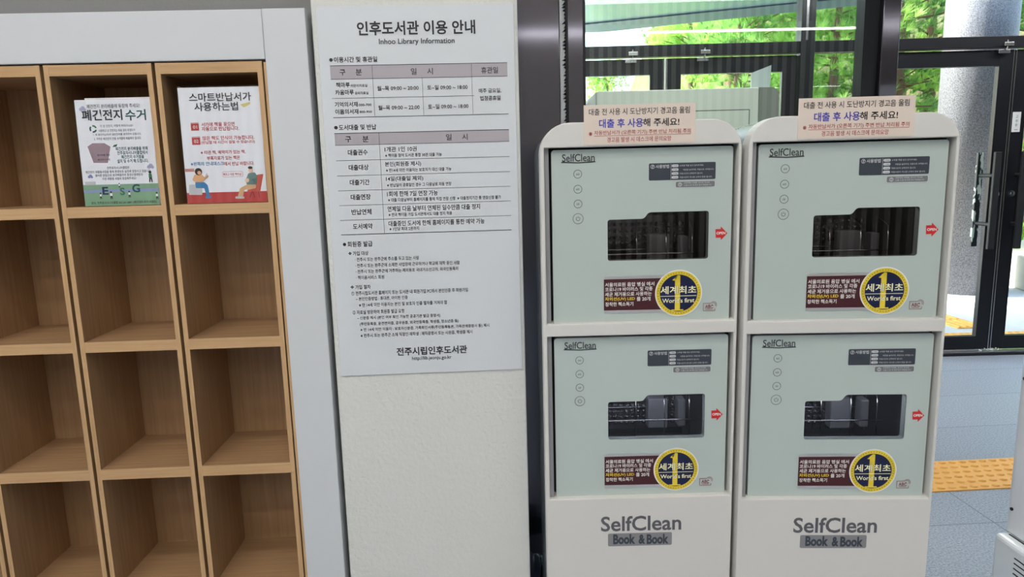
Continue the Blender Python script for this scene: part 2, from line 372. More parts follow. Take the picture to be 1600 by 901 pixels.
def leaf(name, label, u0, u1, hinge_right, meet_strip):
    t = facade(name, label, 'glass door'); st = .1
    lo, hi = .037, 2.193
    MB().box(u0, u0+st, 0, .045, lo, hi, BLACK).build('stile', t, bevel=.002)
    MB().box(u1-st, u1, 0, .045, lo, hi, BLACK).build('stile', t, bevel=.002)
    MB().box(u0+st, u1-st, 0.001, .044, 2.085, hi, BLACK).build('top_rail', t)
    MB().box(u0+st, u1-st, 0.001, .044, lo, .137, BLACK).build('bottom_rail', t)
    MB().box(u0+st-.004, u1-st+.004, .019, .025, .13, 2.09, PANE_X).build('pane', t)
    # glazing bead: thin bright lines along the stiles
    k = MB()
    for u in (u0+st-.002, u1-st-.004): k.box(u, u+.006, -.004, .0, .137, 2.085, BLACK)
    k.box(u1-.008 if meet_strip > 0 else u0+.002, u1-.002 if meet_strip > 0 else u0+.008, -.004, 0, lo, hi, STEEL_L)
    k.build('edge_strip', t)
    return t
CAMO = mat('peeling white film on dark bar', (32, 38, 44), .4)
def camo():
    m = CAMO; t = m.node_tree; b = t.nodes['Principled BSDF']; tc = t.nodes.new('ShaderNodeTexCoord'); n = t.nodes.new('ShaderNodeTexNoise'); n.inputs['Scale'].default_value = 16
    mp = t.nodes.new('ShaderNodeMapping'); mp.inputs['Scale'].default_value = (2.2, 1, .8)
    r = t.nodes.new('ShaderNodeValToRGB'); r.color_ramp.interpolation = 'CONSTANT'; r.color_ramp.elements[0].color = lin((38, 44, 50)) + (1,); r.color_ramp.elements[1].position = .52; r.color_ramp.elements[1].color = lin((214, 224, 220)) + (1,)
    t.links.new(tc.outputs['Object'], mp.inputs[0]); t.links.new(mp.outputs[0], n.inputs['Vector']); t.links.new(n.outputs['Fac'], r.inputs[0]); t.links.new(r.outputs[0], b.inputs['Base Color'])
camo()
HANDLE = mat('matte black handle', (26, 28, 33), .6)
def pull(parent, u, outer_mat):
    h = MB().box(u-.022, u+.022, -.085, -.06, .80, 1.49, HANDLE).build('pull_handle', parent, bevel=.004)
    MB().box(u-.022, u+.022, .1, .125, .80, 1.49, outer_mat).build('outer_bar', h, bevel=.004)
    for z in (1.325, .975): MB().tube([(u, -.062, z), (u, .102, z)], .014, HANDLE).build('standoff', h)
def lock(parent, u, z):
    MB().ring(u, z, .012, .022, -.012, CHROME).tube([(u, 0, z), (u, -.011, z)], .021, CHROME, 24).tube([(u, -.004, z), (u, -.016, z)], .009, STEEL_L, 16).build('lock_cylinder', parent)
d1 = leaf('door_1', 'left entrance door seen through the partition, meeting at its pivot', -2.735, -1.757, False, 1)
d2 = leaf('door_2', 'entrance door seen through the glass partition, next to the mullion', -1.747, -.828, True, 0)
d3 = leaf('door_3', 'glass door in front of the granite column, with a peeling white outer handle', -.28, .695, False, 1)
d4 = leaf('door_4', 'fixed glass door at the right edge carrying a small white label', .703, 1.69, True, 0)
pull(d3, .59, CAMO); pull(d4, .785, HANDLE); lock(d3, .646, 1.191); lock(d4, .757, 1.193)
pull(d1, -1.86, BLACK); pull(d2, -1.64, BLACK)
k = MB().box(.717, .776, -.006, -.0045, 1.627, 1.766, PALE)
for i, ch in enumerate('고정문'): k.text(ch, .739, .756, 1.735-i*.03, .017, -.0068, CHARC)
k.line((.735, 1.643), (.76, 1.643), .003, -.0068, CHARC).build('door_label', d4)
for d, u, sgn in ((d3, .60, 1), (d2, -1.50, -1), (d1, -2.0, 1)):
    k = MB().box(u-.04, u+.04, -.035, -.012, 2.165, 2.19, STEEL_L).box(u-.02, u+.045, -.06, -.03, 2.21, 2.235, STEEL_L).tube([(u+.01, -.045, 2.19), (u+.01, -.045, 2.25)], .006, STEEL_L)
    k.build('pivot_fitting', d, bevel=.002)
# crumpled tape
k = MB(); random.seed(5)
for i in range(26):
    x, y, z = random.gauss(0, .028), random.gauss(0, .012), abs(random.gauss(0, .01)); r = .012
    p = [Vector((x, y, z))+Vector((random.uniform(-r, r), random.uniform(-r, r), random.uniform(0, r))) for _ in range(4)]
    k.add(p, [(0, 1, 2), (0, 2, 3), (0, 3, 1), (1, 3, 2)], mat('white tape', (232, 234, 238), .6))
tape = k.build('crumpled_tape'); tag(tape, 'crumpled white tape on the threshold where the two glass doors meet', 'tape')
tape.location = Vector(FP)+Matrix.Rotation(math.radians(FY), 3, 'Z')@Vector((.70, -.012, .026)); tape.rotation_euler = (0, 0, math.radians(FY))

# ================================================================ OUTSIDE
PAVE = mat('pale concrete paving', (196, 198, 202), .8, bump=(40, .15), vary=((210, 212, 214), 3, (1, 1, 1)))
structure(MB().box(-16, 22, 4.97, 26, -.22, -.02, PAVE).build('pavement'), 'pale paving outside the entrance doors', 'pavement')
SOFF = mat('canopy soffit panel', (124, 146, 154), .3, coat=.3)
cp = [(-6, 12.09), (8.0, 5.09), (8.0, 4.95), (-6, 4.95)]
k = MB(); n = 4
k.add([(x, y, 3.0) for x, y in cp]+[(x, y, 3.16) for x, y in cp], [(0, 1, 2, 3), (7, 6, 5, 4), (0, 4, 5, 1), (1, 5, 6, 2), (2, 6, 7, 3), (3, 7, 4, 0)], SOFF)
co_ = k.build('canopy_roof', fix=True)
FASC = mat('canopy edge metal', (84, 98, 114), .4)
k = MB(); nx_, ny_ = -.447, -.894
e0, e1 = Vector((-6, 12.09)), Vector((8.0, 5.09)); nn = Vector((nx_, ny_))
ps_ = [e0, e1, e1+nn*.14, e0+nn*.95]
k.add([(v.x, v.y, 2.985) for v in ps_]+[(v.x, v.y, 2.999) for v in ps_], [(0, 1, 2, 3), (7, 6, 5, 4), (0, 4, 5, 1), (2, 6, 7, 3), (1, 5, 6, 2), (3, 7, 4, 0)], FASC).build('edge_beam', co_, fix=True)
structure(co_, 'pale blue-grey canopy soffit outside above the doors', 'canopy')
GRAN = mat('speckled granite', (122, 122, 128), .55, vary=((68, 68, 74), 95, (1, 1, 1)), bump=(60, .1))
structure(MB().lathe(5.45, 7.5, [(.001, -.02), (.34, -.02), (.34, 5.2), (.001, 5.2)], GRAN, 48).build('column'), 'thick round speckled grey granite column outside the door', 'column')
def planter():
    ps = [(6.7, 9.4), (6.02, 7.2), (7.2, 6.5), (9.5, 6.9), (9.5, 9.4)]; k = MB(); L = len(ps)
    k.add([(x, y, -.02) for x, y in ps]+[(x, y, .36) for x, y in ps], [tuple(range(L-1, -1, -1)), tuple(range(L, 2*L))]+[(i, (i+1) % L, L+(i+1) % L, L+i) for i in range(L)], mat('pale stone', (206, 204, 198), .7, bump=(50, .1)))
    return k.build('planter_wall', bevel=.02, fix=True)
structure(planter(), 'low pale stone planter wall outside at the far right', 'planter wall')
# tactile paving: yellow-orange, flat plate + raised pattern
TAC = mat('orange tactile tile', (255, 192, 100), .38, bump=(200, .05))
def domes(k, x0, x1, y0, y1, pitch, stag, rx, ry, h, z0):
    j = 0; y = y0+pitch/2
    while y < y1:
        x = x0+pitch/2+(pitch/2 if stag and j % 2 else 0)
        while x < x1-pitch*.3:
            vs = [(x, y, z0+h)]; fs = []; n = 12
            for rr, hh in ((.45, .97), (.8, .7), (1, 0)):
                vs += [(x+rx*rr*math.cos(2*PI*i/n), y+ry*rr*math.sin(2*PI*i/n), z0+h*hh) for i in range(n)]
            for i in range(n):
                fs.append((0, 1+i, 1+(i+1) % n))
                for r_ in range(2): fs.append((1+r_*n+i, 1+(r_+1)*n+i, 1+(r_+1)*n+(i+1) % n, 1+r_*n+(i+1) % n))
            k.add(vs, fs, TAC, True); x += pitch
        y += pitch*(1 if not stag else 1); j += 1
    return k
k = MB().box(1.15, 3.0, 2.785, 3.085, 0, .005, TAC); domes(k, 1.15, 3.0, 2.785, 3.085, .0505, True, .019, .013, .0075, .005)
tp = k.build('tactile_paving'); tag(tp, 'orange tactile paving strip with raised studs on the dark lobby floor', 'tactile paving')
k = MB().box(-3.0, 3.0, .42, .72, -.02, -.014, TAC); domes(k, -3.0, 3.0, .42, .72, .06, True, .02, .016, .007, -.014)
tp = k.build('tactile_paving', loc=FP); tp.rotation_euler = (0, 0, math.radians(FY)); tag(tp, 'studded orange tactile strip outside along the glass doors', 'tactile paving')
k = MB().box(4.19, 4.47, 5.75, 9.5, -.02, -.012, TAC)
for i in range(4):
    for j in range(12): k.box(4.215+i*.065, 4.245+i*.065, 5.77+j*.31, 6.05+j*.31, -.012, -.004, TAC)
tp = k.build('tactile_paving', bevel=.002); tag(tp, 'tactile guide strip with long raised bars leading away outside', 'tactile paving')
# hillside
k = MB(); nx, ny = 70, 34; random.seed(11)
vs = []
for j in range(ny):
    for i in range(nx):
        x = -6+24*i/(nx-1); y = 9.4+10*j/(ny-1); rise = max(0, min(1, (x-3.2)/2.0))
        z = -.05+rise*((y-9.4)*.62+.25*math.sin(x*2.1+y)*min(1, (y-9.4)))+random.uniform(0, .14)*min(1, y-9.4)*rise
        vs.append((x, y, z))
k.add(vs, [(j*nx+i, j*nx+i+1, (j+1)*nx+i+1, (j+1)*nx+i) for j in range(ny-1) for i in range(nx-1)], mat('hillside litter', (112, 92, 70), .95, bump=(9, .9), vary=((86, 104, 52), 2.6, (1, 1, 1))))
structure(k.build('hillside'), 'rubbly brown hillside rising behind the trees', 'hillside')
# pines
NEEDLE = leaf_mat('pine needles', (140, 190, 76), (196, 228, 120)); NEEDLE_D = leaf_mat('dark pine needles', (104, 152, 80), (160, 204, 108))
BARK = mat('pine bark', (104, 78, 60), .9, bump=(18, .8))
def tuft(k, p, d, n, L, mt):
    d = d.normalized(); a = d.cross(Vector((.3, .2, 1))).normalized(); b = d.cross(a)
    for i in range(n):
        th = random.uniform(0, 2*PI); sp = random.uniform(.15, 1.0)
        v = (d+(a*math.cos(th)+b*math.sin(th))*sp).normalized(); l = L*random.uniform(.7, 1.1); s_ = v.cross(Vector((random.random(), random.random(), random.random()))).normalized()*.0045
        k.add([p-s_, p+s_, p+v*l], [(0, 1, 2)], mt)
def pine(seed, mt, ht=4.6, rad=1.25, low=1.2, nt=1150):
    random.seed(seed)
    t = thing('pine_tree', 'pine', 'tree')
    kb = MB().tube([(0, 0, -.1), (.06, .03, ht*.4), (-.04, 0, ht*.75), (0, 0, ht)], [.09, .07, .04, .015], BARK, 12)
    kf = MB()
    for i in range(50):
        z = low+(ht-low)*random.random()**.9; th = random.uniform(0, 2*PI); R_ = rad*(1.05-.75*((z-low)/(ht-low)))*random.uniform(.7, 1.1)
        p0 = Vector((0, 0, z)); p1 = Vector((R_*math.cos(th), R_*math.sin(th), z+R_*random.uniform(.05, .4)))
        kb.tube([p0, (p0+p1)/2+Vector((0, 0, -.03)), p1], [.014, .009, .004], BARK, 5, False)
        for j in range(nt//50):
            q = p0.lerp(p1, random.uniform(.35, 1.02))+Vector((random.gauss(0, .13), random.gauss(0, .13), random.gauss(0, .1)))
            tuft(kf, q, (p1-p0).normalized()*.6+Vector((random.gauss(0, .4), random.gauss(0, .4), random.uniform(.2, .9))), 26, .17, mt)
    kb.build('trunk', t); kf.build('foliage', t); return t
pa = pine(21, NEEDLE); pb = pine(22, NEEDLE_D)
spots = [(3.6, 11.6, .2, 1.0, 'a', 'bright green pine on the left, rising behind the left end of the partition glass'),
 (3.75, 9.9, 1.1, .98, 'b', 'darker pine behind the middle of the glass partition'),
 (4.2, 10.3, 2.2, 1.08, 'a', 'bright pine behind the black mullion of the entrance'),
 (4.95, 9.6, 3.4, 1.0, 'a', 'bright green pine seen in the narrow glazing left of the steel column'),
 (6.0, 9.9, 4.6, 1.1, 'b', 'dense pine between the steel column and the granite column'),
 (6.9, 10.6, 5.5, 1.15, 'a', 'pale green pine directly behind the granite column'),
 (8.5, 10.4, .7, 1.0, 'b', 'pine behind the planter right of the granite column'),
 (2.25, 11.8, 2.7, .68, 'a', 'small low pine at the left, below the white sky'),
 (4.8, 12.9, 3.0, 1.2, 'a', 'tall pale pine rising up the slope beneath the canopy edge'),
 (5.4, 12.2, 1.9, 1.25, 'b', 'tall dark pine up the slope near the steel column'),
 (7.6, 12.4, 4.0, 1.3, 'a', 'tall pine up the slope above the granite column')]
for i, (x, y, rz, sc, kd, lb) in enumerate(spots):
    src = pa if kd == 'a' else pb
    o = src if i in (0, 1) else dup(src)
    rise = max(0, min(1, (x-3.2)/2.0)); o.location = (x, y, -.05+rise*max(0, y-9.4)*.62); o.rotation_euler = (0, 0, rz); o.scale = (sc, sc, sc)
    tag(o, lb, 'tree', 'pines beyond the entrance')
# planter shrubs
LEAF = leaf_mat('shrub leaves', (104, 158, 52), (170, 206, 84))
def shrub(seed):
    random.seed(seed); t = thing('shrub', 's', 'shrub'); k = MB(); kb = MB()
    for i in range(14):
        th = random.uniform(0, 2*PI); p1 = Vector((.35*math.cos(th)*random.random(), .35*math.sin(th)*random.random(), random.uniform(.5, 1.5)))
        kb.tube([(0, 0, 0), p1*.5, p1], [.012, .008, .004], BARK, 5, False)
        for j in range(150):
            q = p1*random.uniform(.3, 1.05)+Vector((random.gauss(0, .16), random.gauss(0, .16), random.gauss(0, .14)))
            if q.z < .1: q.z = .1+random.random()*.1
            a = Vector((random.gauss(0, 1), random.gauss(0, 1), random.gauss(0, 1))).normalized(); b = a.cross(Vector((random.gauss(0, 1), 1, random.gauss(0, 1)))).normalized(); l = random.uniform(.03, .05)
            k.add([q-a*l, q-b*l*.45, q+a*l, q+b*l*.45], [(0, 1, 2, 3)], LEAF)
    kb.build('stems', t); k.build('foliage', t); return t
sh = shrub(31)
for i, (x, y, rz, sc, lb) in enumerate([(6.75, 8.0, 0, 1.0, 'leafy shrub on the planter, next to the meeting glass doors'), (7.1, 7.3, 2, 1.1, 'leafy shrub at the front of the stone planter on the far right'), (7.6, 8.4, 4, 1.3, 'taller leafy shrub at the back of the stone planter')]):
    o = sh if i == 0 else dup(sh); o.location = (x, y, .376); o.rotation_euler = (0, 0, rz); o.scale = (sc, sc, sc); tag(o, lb, 'shrub', 'shrubs in the planter')
# ---------------------------------------------------------------- lettering tables (text, x0, x1, z centre, height, style), metres in each sign own plane
SIGN_TEXT = [
('인후도서관 이용 안내', -0.1137, 0.1911, 1.8204, 0.0351, 'B'),
('Inhoo Library Information', -0.0593, 0.1363, 1.7855, 0.0177, 'k'),
('●', -0.1897, -0.1806, 1.744, 0.0088, 'k'),
('이용시간 및 휴관일', -0.1776, -0.0663, 1.744, 0.0142, 'b'),
('구', -0.1652, -0.1499, 1.7122, 0.015, 'k'),
('분', -0.1235, -0.1077, 1.7122, 0.016, 'k'),
('일', 0.0193, 0.0341, 1.7114, 0.0165, 'k'),
('시', 0.0618, 0.0766, 1.7113, 0.0165, 'k'),
('휴관일', 0.2031, 0.2472, 1.711, 0.0166, 'k'),
('책마루', -0.1764, -0.1409, 1.6808, 0.0129, 'b'),
('어린이자료실', -0.1388, -0.0958, 1.6782, 0.0075, 'k'),
('카움마루', -0.1795, -0.1318, 1.6621, 0.0129, 'b'),
('유아자료실', -0.129, -0.094, 1.6594, 0.0076, 'k'),
('기억의서재', -0.1831, -0.1234, 1.6314, 0.013, 'b'),
('000-700', -0.1205, -0.088, 1.6293, 0.0062, 'k'),
('이음의서재', -0.1828, -0.1227, 1.6129, 0.013, 'b'),
('800-900', -0.1198, -0.0879, 1.6115, 0.0062, 'k'),
('월~목 09:00 ~ 20:00', -0.0704, 0.0372, 1.6701, 0.0122, 'k'),
('토~일 09:00 ~ 18:00', 0.06, 0.1658, 1.6698, 0.0123, 'k'),
('월~목 09:00 ~ 22:00', -0.0706, 0.0375, 1.6209, 0.0124, 'k'),
('토~일 09:00 ~ 18:00', 0.06, 0.1663, 1.6211, 0.0124, 'k'),
('매주 금요일,', 0.195, 0.2543, 1.6589, 0.0123, 'k'),
('법정공휴일', 0.1981, 0.2519, 1.64, 0.0124, 'k'),
('●', -0.1886, -0.1791, 1.5726, 0.009, 'k'),
('도서대출 및 반납', -0.1762, -0.0785, 1.5724, 0.0146, 'b'),
('구', -0.1617, -0.1458, 1.5419, 0.0154, 'k'),
('분', -0.1164, -0.1005, 1.5416, 0.0161, 'k'),
('일', 0.1038, 0.1188, 1.5414, 0.0162, 'k'),
('시', 0.1465, 0.1612, 1.5411, 0.0162, 'k'),
('대출권수', -0.1568, -0.105, 1.5074, 0.0148, 'b'),
('대출대상', -0.1572, -0.1049, 1.4682, 0.0149, 'b'),
('대출기간', -0.1568, -0.1047, 1.429, 0.015, 'b'),
('대출연장', -0.1568, -0.1041, 1.39, 0.0151, 'b'),
('반납연체', -0.1572, -0.104, 1.3503, 0.0152, 'b'),
('도서예약', -0.156, -0.1037, 1.3114, 0.0153, 'b'),
('1개관 1인 10권', -0.0601, 0.0248, 1.5134, 0.0134, 'k'),
('※ 책이음 참여 도서관 통합 30권 대출 가능', -0.0592, 0.0907, 1.4974, 0.0095, 'k'),
('본인(회원증 제시)', -0.0612, 0.0343, 1.4737, 0.0142, 'k'),
('※ 만14세 미만 이용자는 보호자가 대신 대출 가능', -0.0592, 0.1147, 1.4584, 0.0096, 'k'),
('14일(대출일 제외)', -0.0605, 0.0383, 1.4352, 0.0143, 'k'),
('※ 반납일이 공휴일인 경우 그 다음날로 자동 연장', -0.0585, 0.1131, 1.4191, 0.0097, 'k'),
('1회에 한해 7일 연장 가능', -0.0601, 0.0755, 1.3959, 0.0144, 'k'),
('※ 대출 다음날부터 홈페이지를 통해 직접 연장 신청  ※ 대출정지기간 중 연장신청 불가', -0.058, 0.2455, 1.3798, 0.0098, 'k'),
('연체일 다음 날부터 연체된 일수만큼 대출 정지', -0.0608, 0.188, 1.356, 0.0145, 'k'),
('※ 전국 책이음 가입 도서관에서도 대출 정지 적용', -0.0588, 0.1118, 1.3403, 0.0098, 'k'),
('대출중인 도서에 한해 홈페이지를 통한 예약 가능', -0.0601, 0.1992, 1.3165, 0.0146, 'k'),
('※ 1인당 최대 2권까지', -0.0585, 0.0207, 1.3019, 0.0099, 'k'),
('●', -0.1859, -0.1772, 1.264, 0.0089, 'k'),
('회원증 발급', -0.1736, -0.1066, 1.264, 0.0151, 'b'),
('❖', -0.1731, -0.1639, 1.2391, 0.0089, 'k'),
('가입 대상', -0.1608, -0.119, 1.2386, 0.0116, 'b'),
('· 전주시 또는 완주군에 주소를 두고 있는 사람', -0.1564, 0.0171, 1.2216, 0.0107, 'k'),
('· 전주시 또는 완주군에 소재한 사업장에 근무하거나 학교에 재학 중인 사람', -0.1565, 0.1274, 1.2049, 0.0108, 'k'),
('· 전주시 또는 완주군에 거주하는 재외동포 국내거소신고자, 외국인등록자', -0.1562, 0.1236, 1.1883, 0.0108, 'k'),
('· 책이음서비스 회원', -0.1565, -0.08, 1.1718, 0.0108, 'k'),
('❖', -0.1733, -0.1635, 1.1464, 0.0091, 'k'),
('가입 절차', -0.16, -0.1184, 1.1458, 0.0118, 'b'),
('① 전주시립도서관 홈페이지 또는 도서관 내 회원가입 PC에서 본인인증 후 회원가입', -0.1718, 0.147, 1.1287, 0.0114, 'k'),
('– 본인인증방법 : 휴대폰, 아이핀 인증', -0.1606, -0.019, 1.1127, 0.0109, 'k'),
('※ 만 14세 미만 이용자는 본인 및 보호자 인증 절차를 거쳐야 함', -0.1531, 0.0884, 1.0955, 0.011, 'k'),
('② 자료실 방문하여 회원증 발급 요청', -0.1718, -0.0308, 1.0755, 0.0115, 'k'),
('– 신분증 제시 (본인 여부 확인 가능한 공공기관 발급 증명서)', -0.1603, 0.0679, 1.0587, 0.0111, 'k'),
('(주민등록증, 운전면허증, 공무원증, 외국인등록증, 학생증, 청소년증 등)', -0.1542, 0.1179, 1.0415, 0.0111, 'k'),
('※ 만 14세 미만 이용자 : 보호자신분증, 가족확인서류(주민등록등본, 가족관계증명서 등) 제시', -0.1533, 0.2029, 1.0254, 0.0111, 'k'),
('※ 전주시 또는 완주군 소재 직장인·재학생 : 재직증명서 또는 사원증, 학생증 제시', -0.1539, 0.1554, 1.0091, 0.0112, 'k'),
('전주시립인후도서관', -0.0577, 0.1386, 0.9598, 0.0235, 'B'),
('http://lib.jeonju.go.kr', -0.0158, 0.0944, 0.9376, 0.0132, 'k')]
SIGN_LINES = [((-0.1896, 1.7299), (0.2683, 1.7285), 0.00155), ((-0.1893, 1.6964), (0.2681, 1.6943), 0.00078), ((-0.1879, 1.648), (0.1766, 1.646), 0.00078), ((-0.1879, 1.5987), (0.2685, 1.5977), 0.00155), ((-0.0803, 1.7279), (-0.0811, 1.6004), 0.00078), ((0.0474, 1.6952), (0.0481, 1.5998), 0.00078), ((0.1776, 1.7276), (0.1779, 1.5996), 0.00078), ((-0.1878, 1.5584), (0.2687, 1.5564), 0.00185), ((-0.187, 1.5273), (0.2679, 1.5261), 0.00074), ((-0.1865, 1.4876), (0.2679, 1.4863), 0.00074), ((-0.1867, 1.448), (0.2679, 1.4462), 0.00074), ((-0.1861, 1.4087), (0.2676, 1.4069), 0.00074), ((-0.1861, 1.3696), (0.268, 1.3673), 0.00074), ((-0.1862, 1.3302), (0.2688, 1.3278), 0.00074), ((-0.1859, 1.2912), (0.2682, 1.2888), 0.00185), ((-0.0737, 1.5568), (-0.0718, 1.2914), 0.00074)]
P1C = [(-0.4948, 1.6586), (-0.3003, 1.66), (-0.3026, 1.3829), (-0.4993, 1.3843)]
P2C = [(-0.2265, 1.6889), (-0.0187, 1.686), (-0.0174, 1.3853), (-0.2314, 1.388)]
P1_TEXT = [('폐건전지 분리배출에 동참해 주세요!', -0.4661, -0.3301, 1.6425, 0.0106, 'grey'), ('폐건전지', -0.4812, -0.3772, 1.6201, 0.0281, 'dark'), ('수거', -0.3695, -0.3165, 1.6185, 0.0281, 'teal'), ('다 쓴 건전지, 어떻게 버리시나요?', -0.4368, -0.3523, 1.5918, 0.0069, 'grey'), ('사용하고 난 건전지는 따로 모아 두었다가', -0.442, -0.3479, 1.58, 0.0069, 'grey'), ('1. 폐 충전지(2차)와 일반전지를 분리하여 모읍니다.', -0.4567, -0.3329, 1.5696, 0.0069, 'grey'), ('2. 가까운 폐건전지 전용 수거함에 배출해야 합니다.', -0.4561, -0.334, 1.5592, 0.0069, 'grey'), ('폐건전지 분리배출을 위해', -0.4034, -0.3203, 1.5326, 0.0096, 'teal'), ('전주효자시니어클럽에서', -0.4, -0.3215, 1.5217, 0.0097, 'teal'), ('폐건전지 수거함을', -0.3904, -0.3316, 1.5113, 0.0097, 'teal'), ('설치 및 수거 해 드립니다.', -0.4021, -0.3211, 1.5004, 0.0097, 'teal'), ('전주효자시니어클럽은', -0.4306, -0.3725, 1.4835, 0.007, 'grey'), ('폐건전지 재활용사업을 통해 환경보호 실천에 앞장서고 있습니다.', -0.4871, -0.3164, 1.4738, 0.007, 'grey'), ('올바른 방법으로 분리배출하여 환경오염예방과', -0.4627, -0.3392, 1.4647, 0.007, 'grey'), ('자원 재활용 사업에 동참해주세요!', -0.4456, -0.3574, 1.4554, 0.007, 'grey'), ('E', -0.4487, -0.4328, 1.4242, 0.0204, 'navy'), ('S', -0.403, -0.3901, 1.4214, 0.0197, 'green'), ('G', -0.3704, -0.3501, 1.4287, 0.0216, 'tealb'), ('문의. 전주효자시니어클럽 063.241.6801 (폐건전지 수거 사업단)', -0.4805, -0.3097, 1.3921, 0.0079, 'dark')]
P2_TEXT = [('스마트반납서가', -0.2009, -0.0406, 1.6591, 0.022, 'dark'), ('사용하는법', -0.1895, -0.076, 1.635, 0.022, 'dark'), ('01', -0.1971, -0.1867, 1.5836, 0.0084, 'white'), ('서가에 책을 꽂으면', -0.1751, -0.0886, 1.5895, 0.0107, 'red'), ('자동으로 반납됩니다.', -0.1751, -0.078, 1.5782, 0.0108, 'red'), ('02', -0.1977, -0.186, 1.547, 0.0085, 'white'), ('많은 책도 인식이 가능합니다.', -0.175, -0.0403, 1.5542, 0.0108, 'red'), ('(반납할 때 시간이 걸릴 수 있습니다)', -0.1793, -0.0394, 1.5426, 0.0093, 'red'), ('※ 타관 책, 예약자가 있는 책,', -0.183, -0.0659, 1.517, 0.0101, 'red'), ('부록자료가 있는 책은', -0.1681, -0.0817, 1.5022, 0.0101, 'red'), ('※왼쪽의 안내데스크', -0.2113, -0.1246, 1.4881, 0.0101, 'blue'), ('에서 반납 바랍니다.', -0.1245, -0.0453, 1.4867, 0.0102, 'red'), ('빠르고 쉬운 책반납!', -0.1287, -0.0808, 1.459, 0.0071, 'red')]
P1_POLY = {'box': [(-0.4752, 1.54), (-0.4614, 1.5485), (-0.4307, 1.5478), (-0.4163, 1.5386), (-0.4271, 1.497), (-0.4638, 1.4979)], 'land': [(-0.497, 1.4406), (-0.3014, 1.437), (-0.3026, 1.3829), (-0.4993, 1.3843)], 'river': [(-0.4975, 1.4304), (-0.3016, 1.4284), (-0.3016, 1.4173), (-0.4978, 1.4186)], 'cloud': [(-0.3269, 1.4898), (-0.3077, 1.4795)], 'cloudb': [(-0.4831, 1.4677), (-0.469, 1.4563)], 'sky': [(-0.4872, 1.649), (-0.4686, 1.624)], 'leaf': [(-0.4107, 1.5373), (-0.3974, 1.5447)], 'rec': [(-0.466, 1.5954), (-0.4455, 1.575)], 'house': [(-0.4912, 1.4491), (-0.4639, 1.4503), (-0.4643, 1.4405), (-0.4915, 1.4405)]}
P2_POLY = {'floor': [(-0.2313, 1.4126), (-0.0179, 1.4081), (-0.0174, 1.3853), (-0.2314, 1.388)], 'n1': [(-0.2007, 1.5949), (-0.1821, 1.5945), (-0.1841, 1.5745), (-0.2027, 1.575)], 'n2': [(-0.2012, 1.5588), (-0.1818, 1.5583), (-0.1838, 1.5379), (-0.2032, 1.5383)], 'book': [(-0.0705, 1.6389), (-0.0448, 1.6448), (-0.0433, 1.6307), (-0.0681, 1.6217)], 'bookc': [(-0.0705, 1.6389), (-0.0448, 1.6448), (-0.0441, 1.6395), (-0.0615, 1.6311)], 'blind': [(-0.2269, 1.4825), (-0.2042, 1.4819), (-0.2056, 1.4683), (-0.2283, 1.4689)], 'pill': [(-0.1312, 1.4663), (-0.0774, 1.452)], 'hairw': [(-0.1931, 1.4679)], 'torsow': [(-0.2044, 1.4604), (-0.1866, 1.4619), (-0.1788, 1.453), (-0.1692, 1.4595), (-0.1677, 1.4543), (-0.1795, 1.446), (-0.1848, 1.4402), (-0.2044, 1.4407), (-0.2109, 1.4468)], 'legw': [(-0.2044, 1.4407), (-0.1801, 1.4401), (-0.1718, 1.432), (-0.1687, 1.403), (-0.1775, 1.4024), (-0.1817, 1.4243), (-0.204, 1.4249)], 'seatw': [(-0.2208, 1.4345), (-0.1874, 1.4344), (-0.1881, 1.4067), (-0.2235, 1.4076)], 'shoew': [(-0.1805, 1.4033), (-0.164, 1.4029), (-0.1645, 1.3973), (-0.1811, 1.3978)], 'phone': [(-0.1739, 1.4635), (-0.1692, 1.4634), (-0.1727, 1.4517), (-0.1773, 1.453)], 'hairm': [(-0.0565, 1.475)], 'facem': [(-0.0562, 1.4683)], 'torsom': [(-0.0628, 1.4607), (-0.045, 1.4622), (-0.0399, 1.4522), (-0.0429, 1.4305), (-0.0694, 1.4304), (-0.0711, 1.4431)], 'legm': [(-0.0694, 1.4304), (-0.0438, 1.4298), (-0.0485, 1.4208), (-0.0765, 1.4176), (-0.0822, 1.3979), (-0.096, 1.3982), (-0.088, 1.4218)], 'chairm': [(-0.0415, 1.4562), (-0.0236, 1.4577), (-0.0355, 1.4113), (-0.0698, 1.4122), (-0.0686, 1.4174), (-0.0465, 1.4207)], 'handm': [(-0.0719, 1.4471), (-0.0621, 1.4468), (-0.0629, 1.437), (-0.0728, 1.4373)], 'cleg': [(-0.0572, 1.4119), (-0.0642, 1.3954), (-0.0556, 1.4119), (-0.0507, 1.3958), (-0.0406, 1.4115), (-0.038, 1.3955)], 'shoem': [(-0.1018, 1.4004), (-0.0781, 1.3997), (-0.0786, 1.3938), (-0.1023, 1.3944)]}
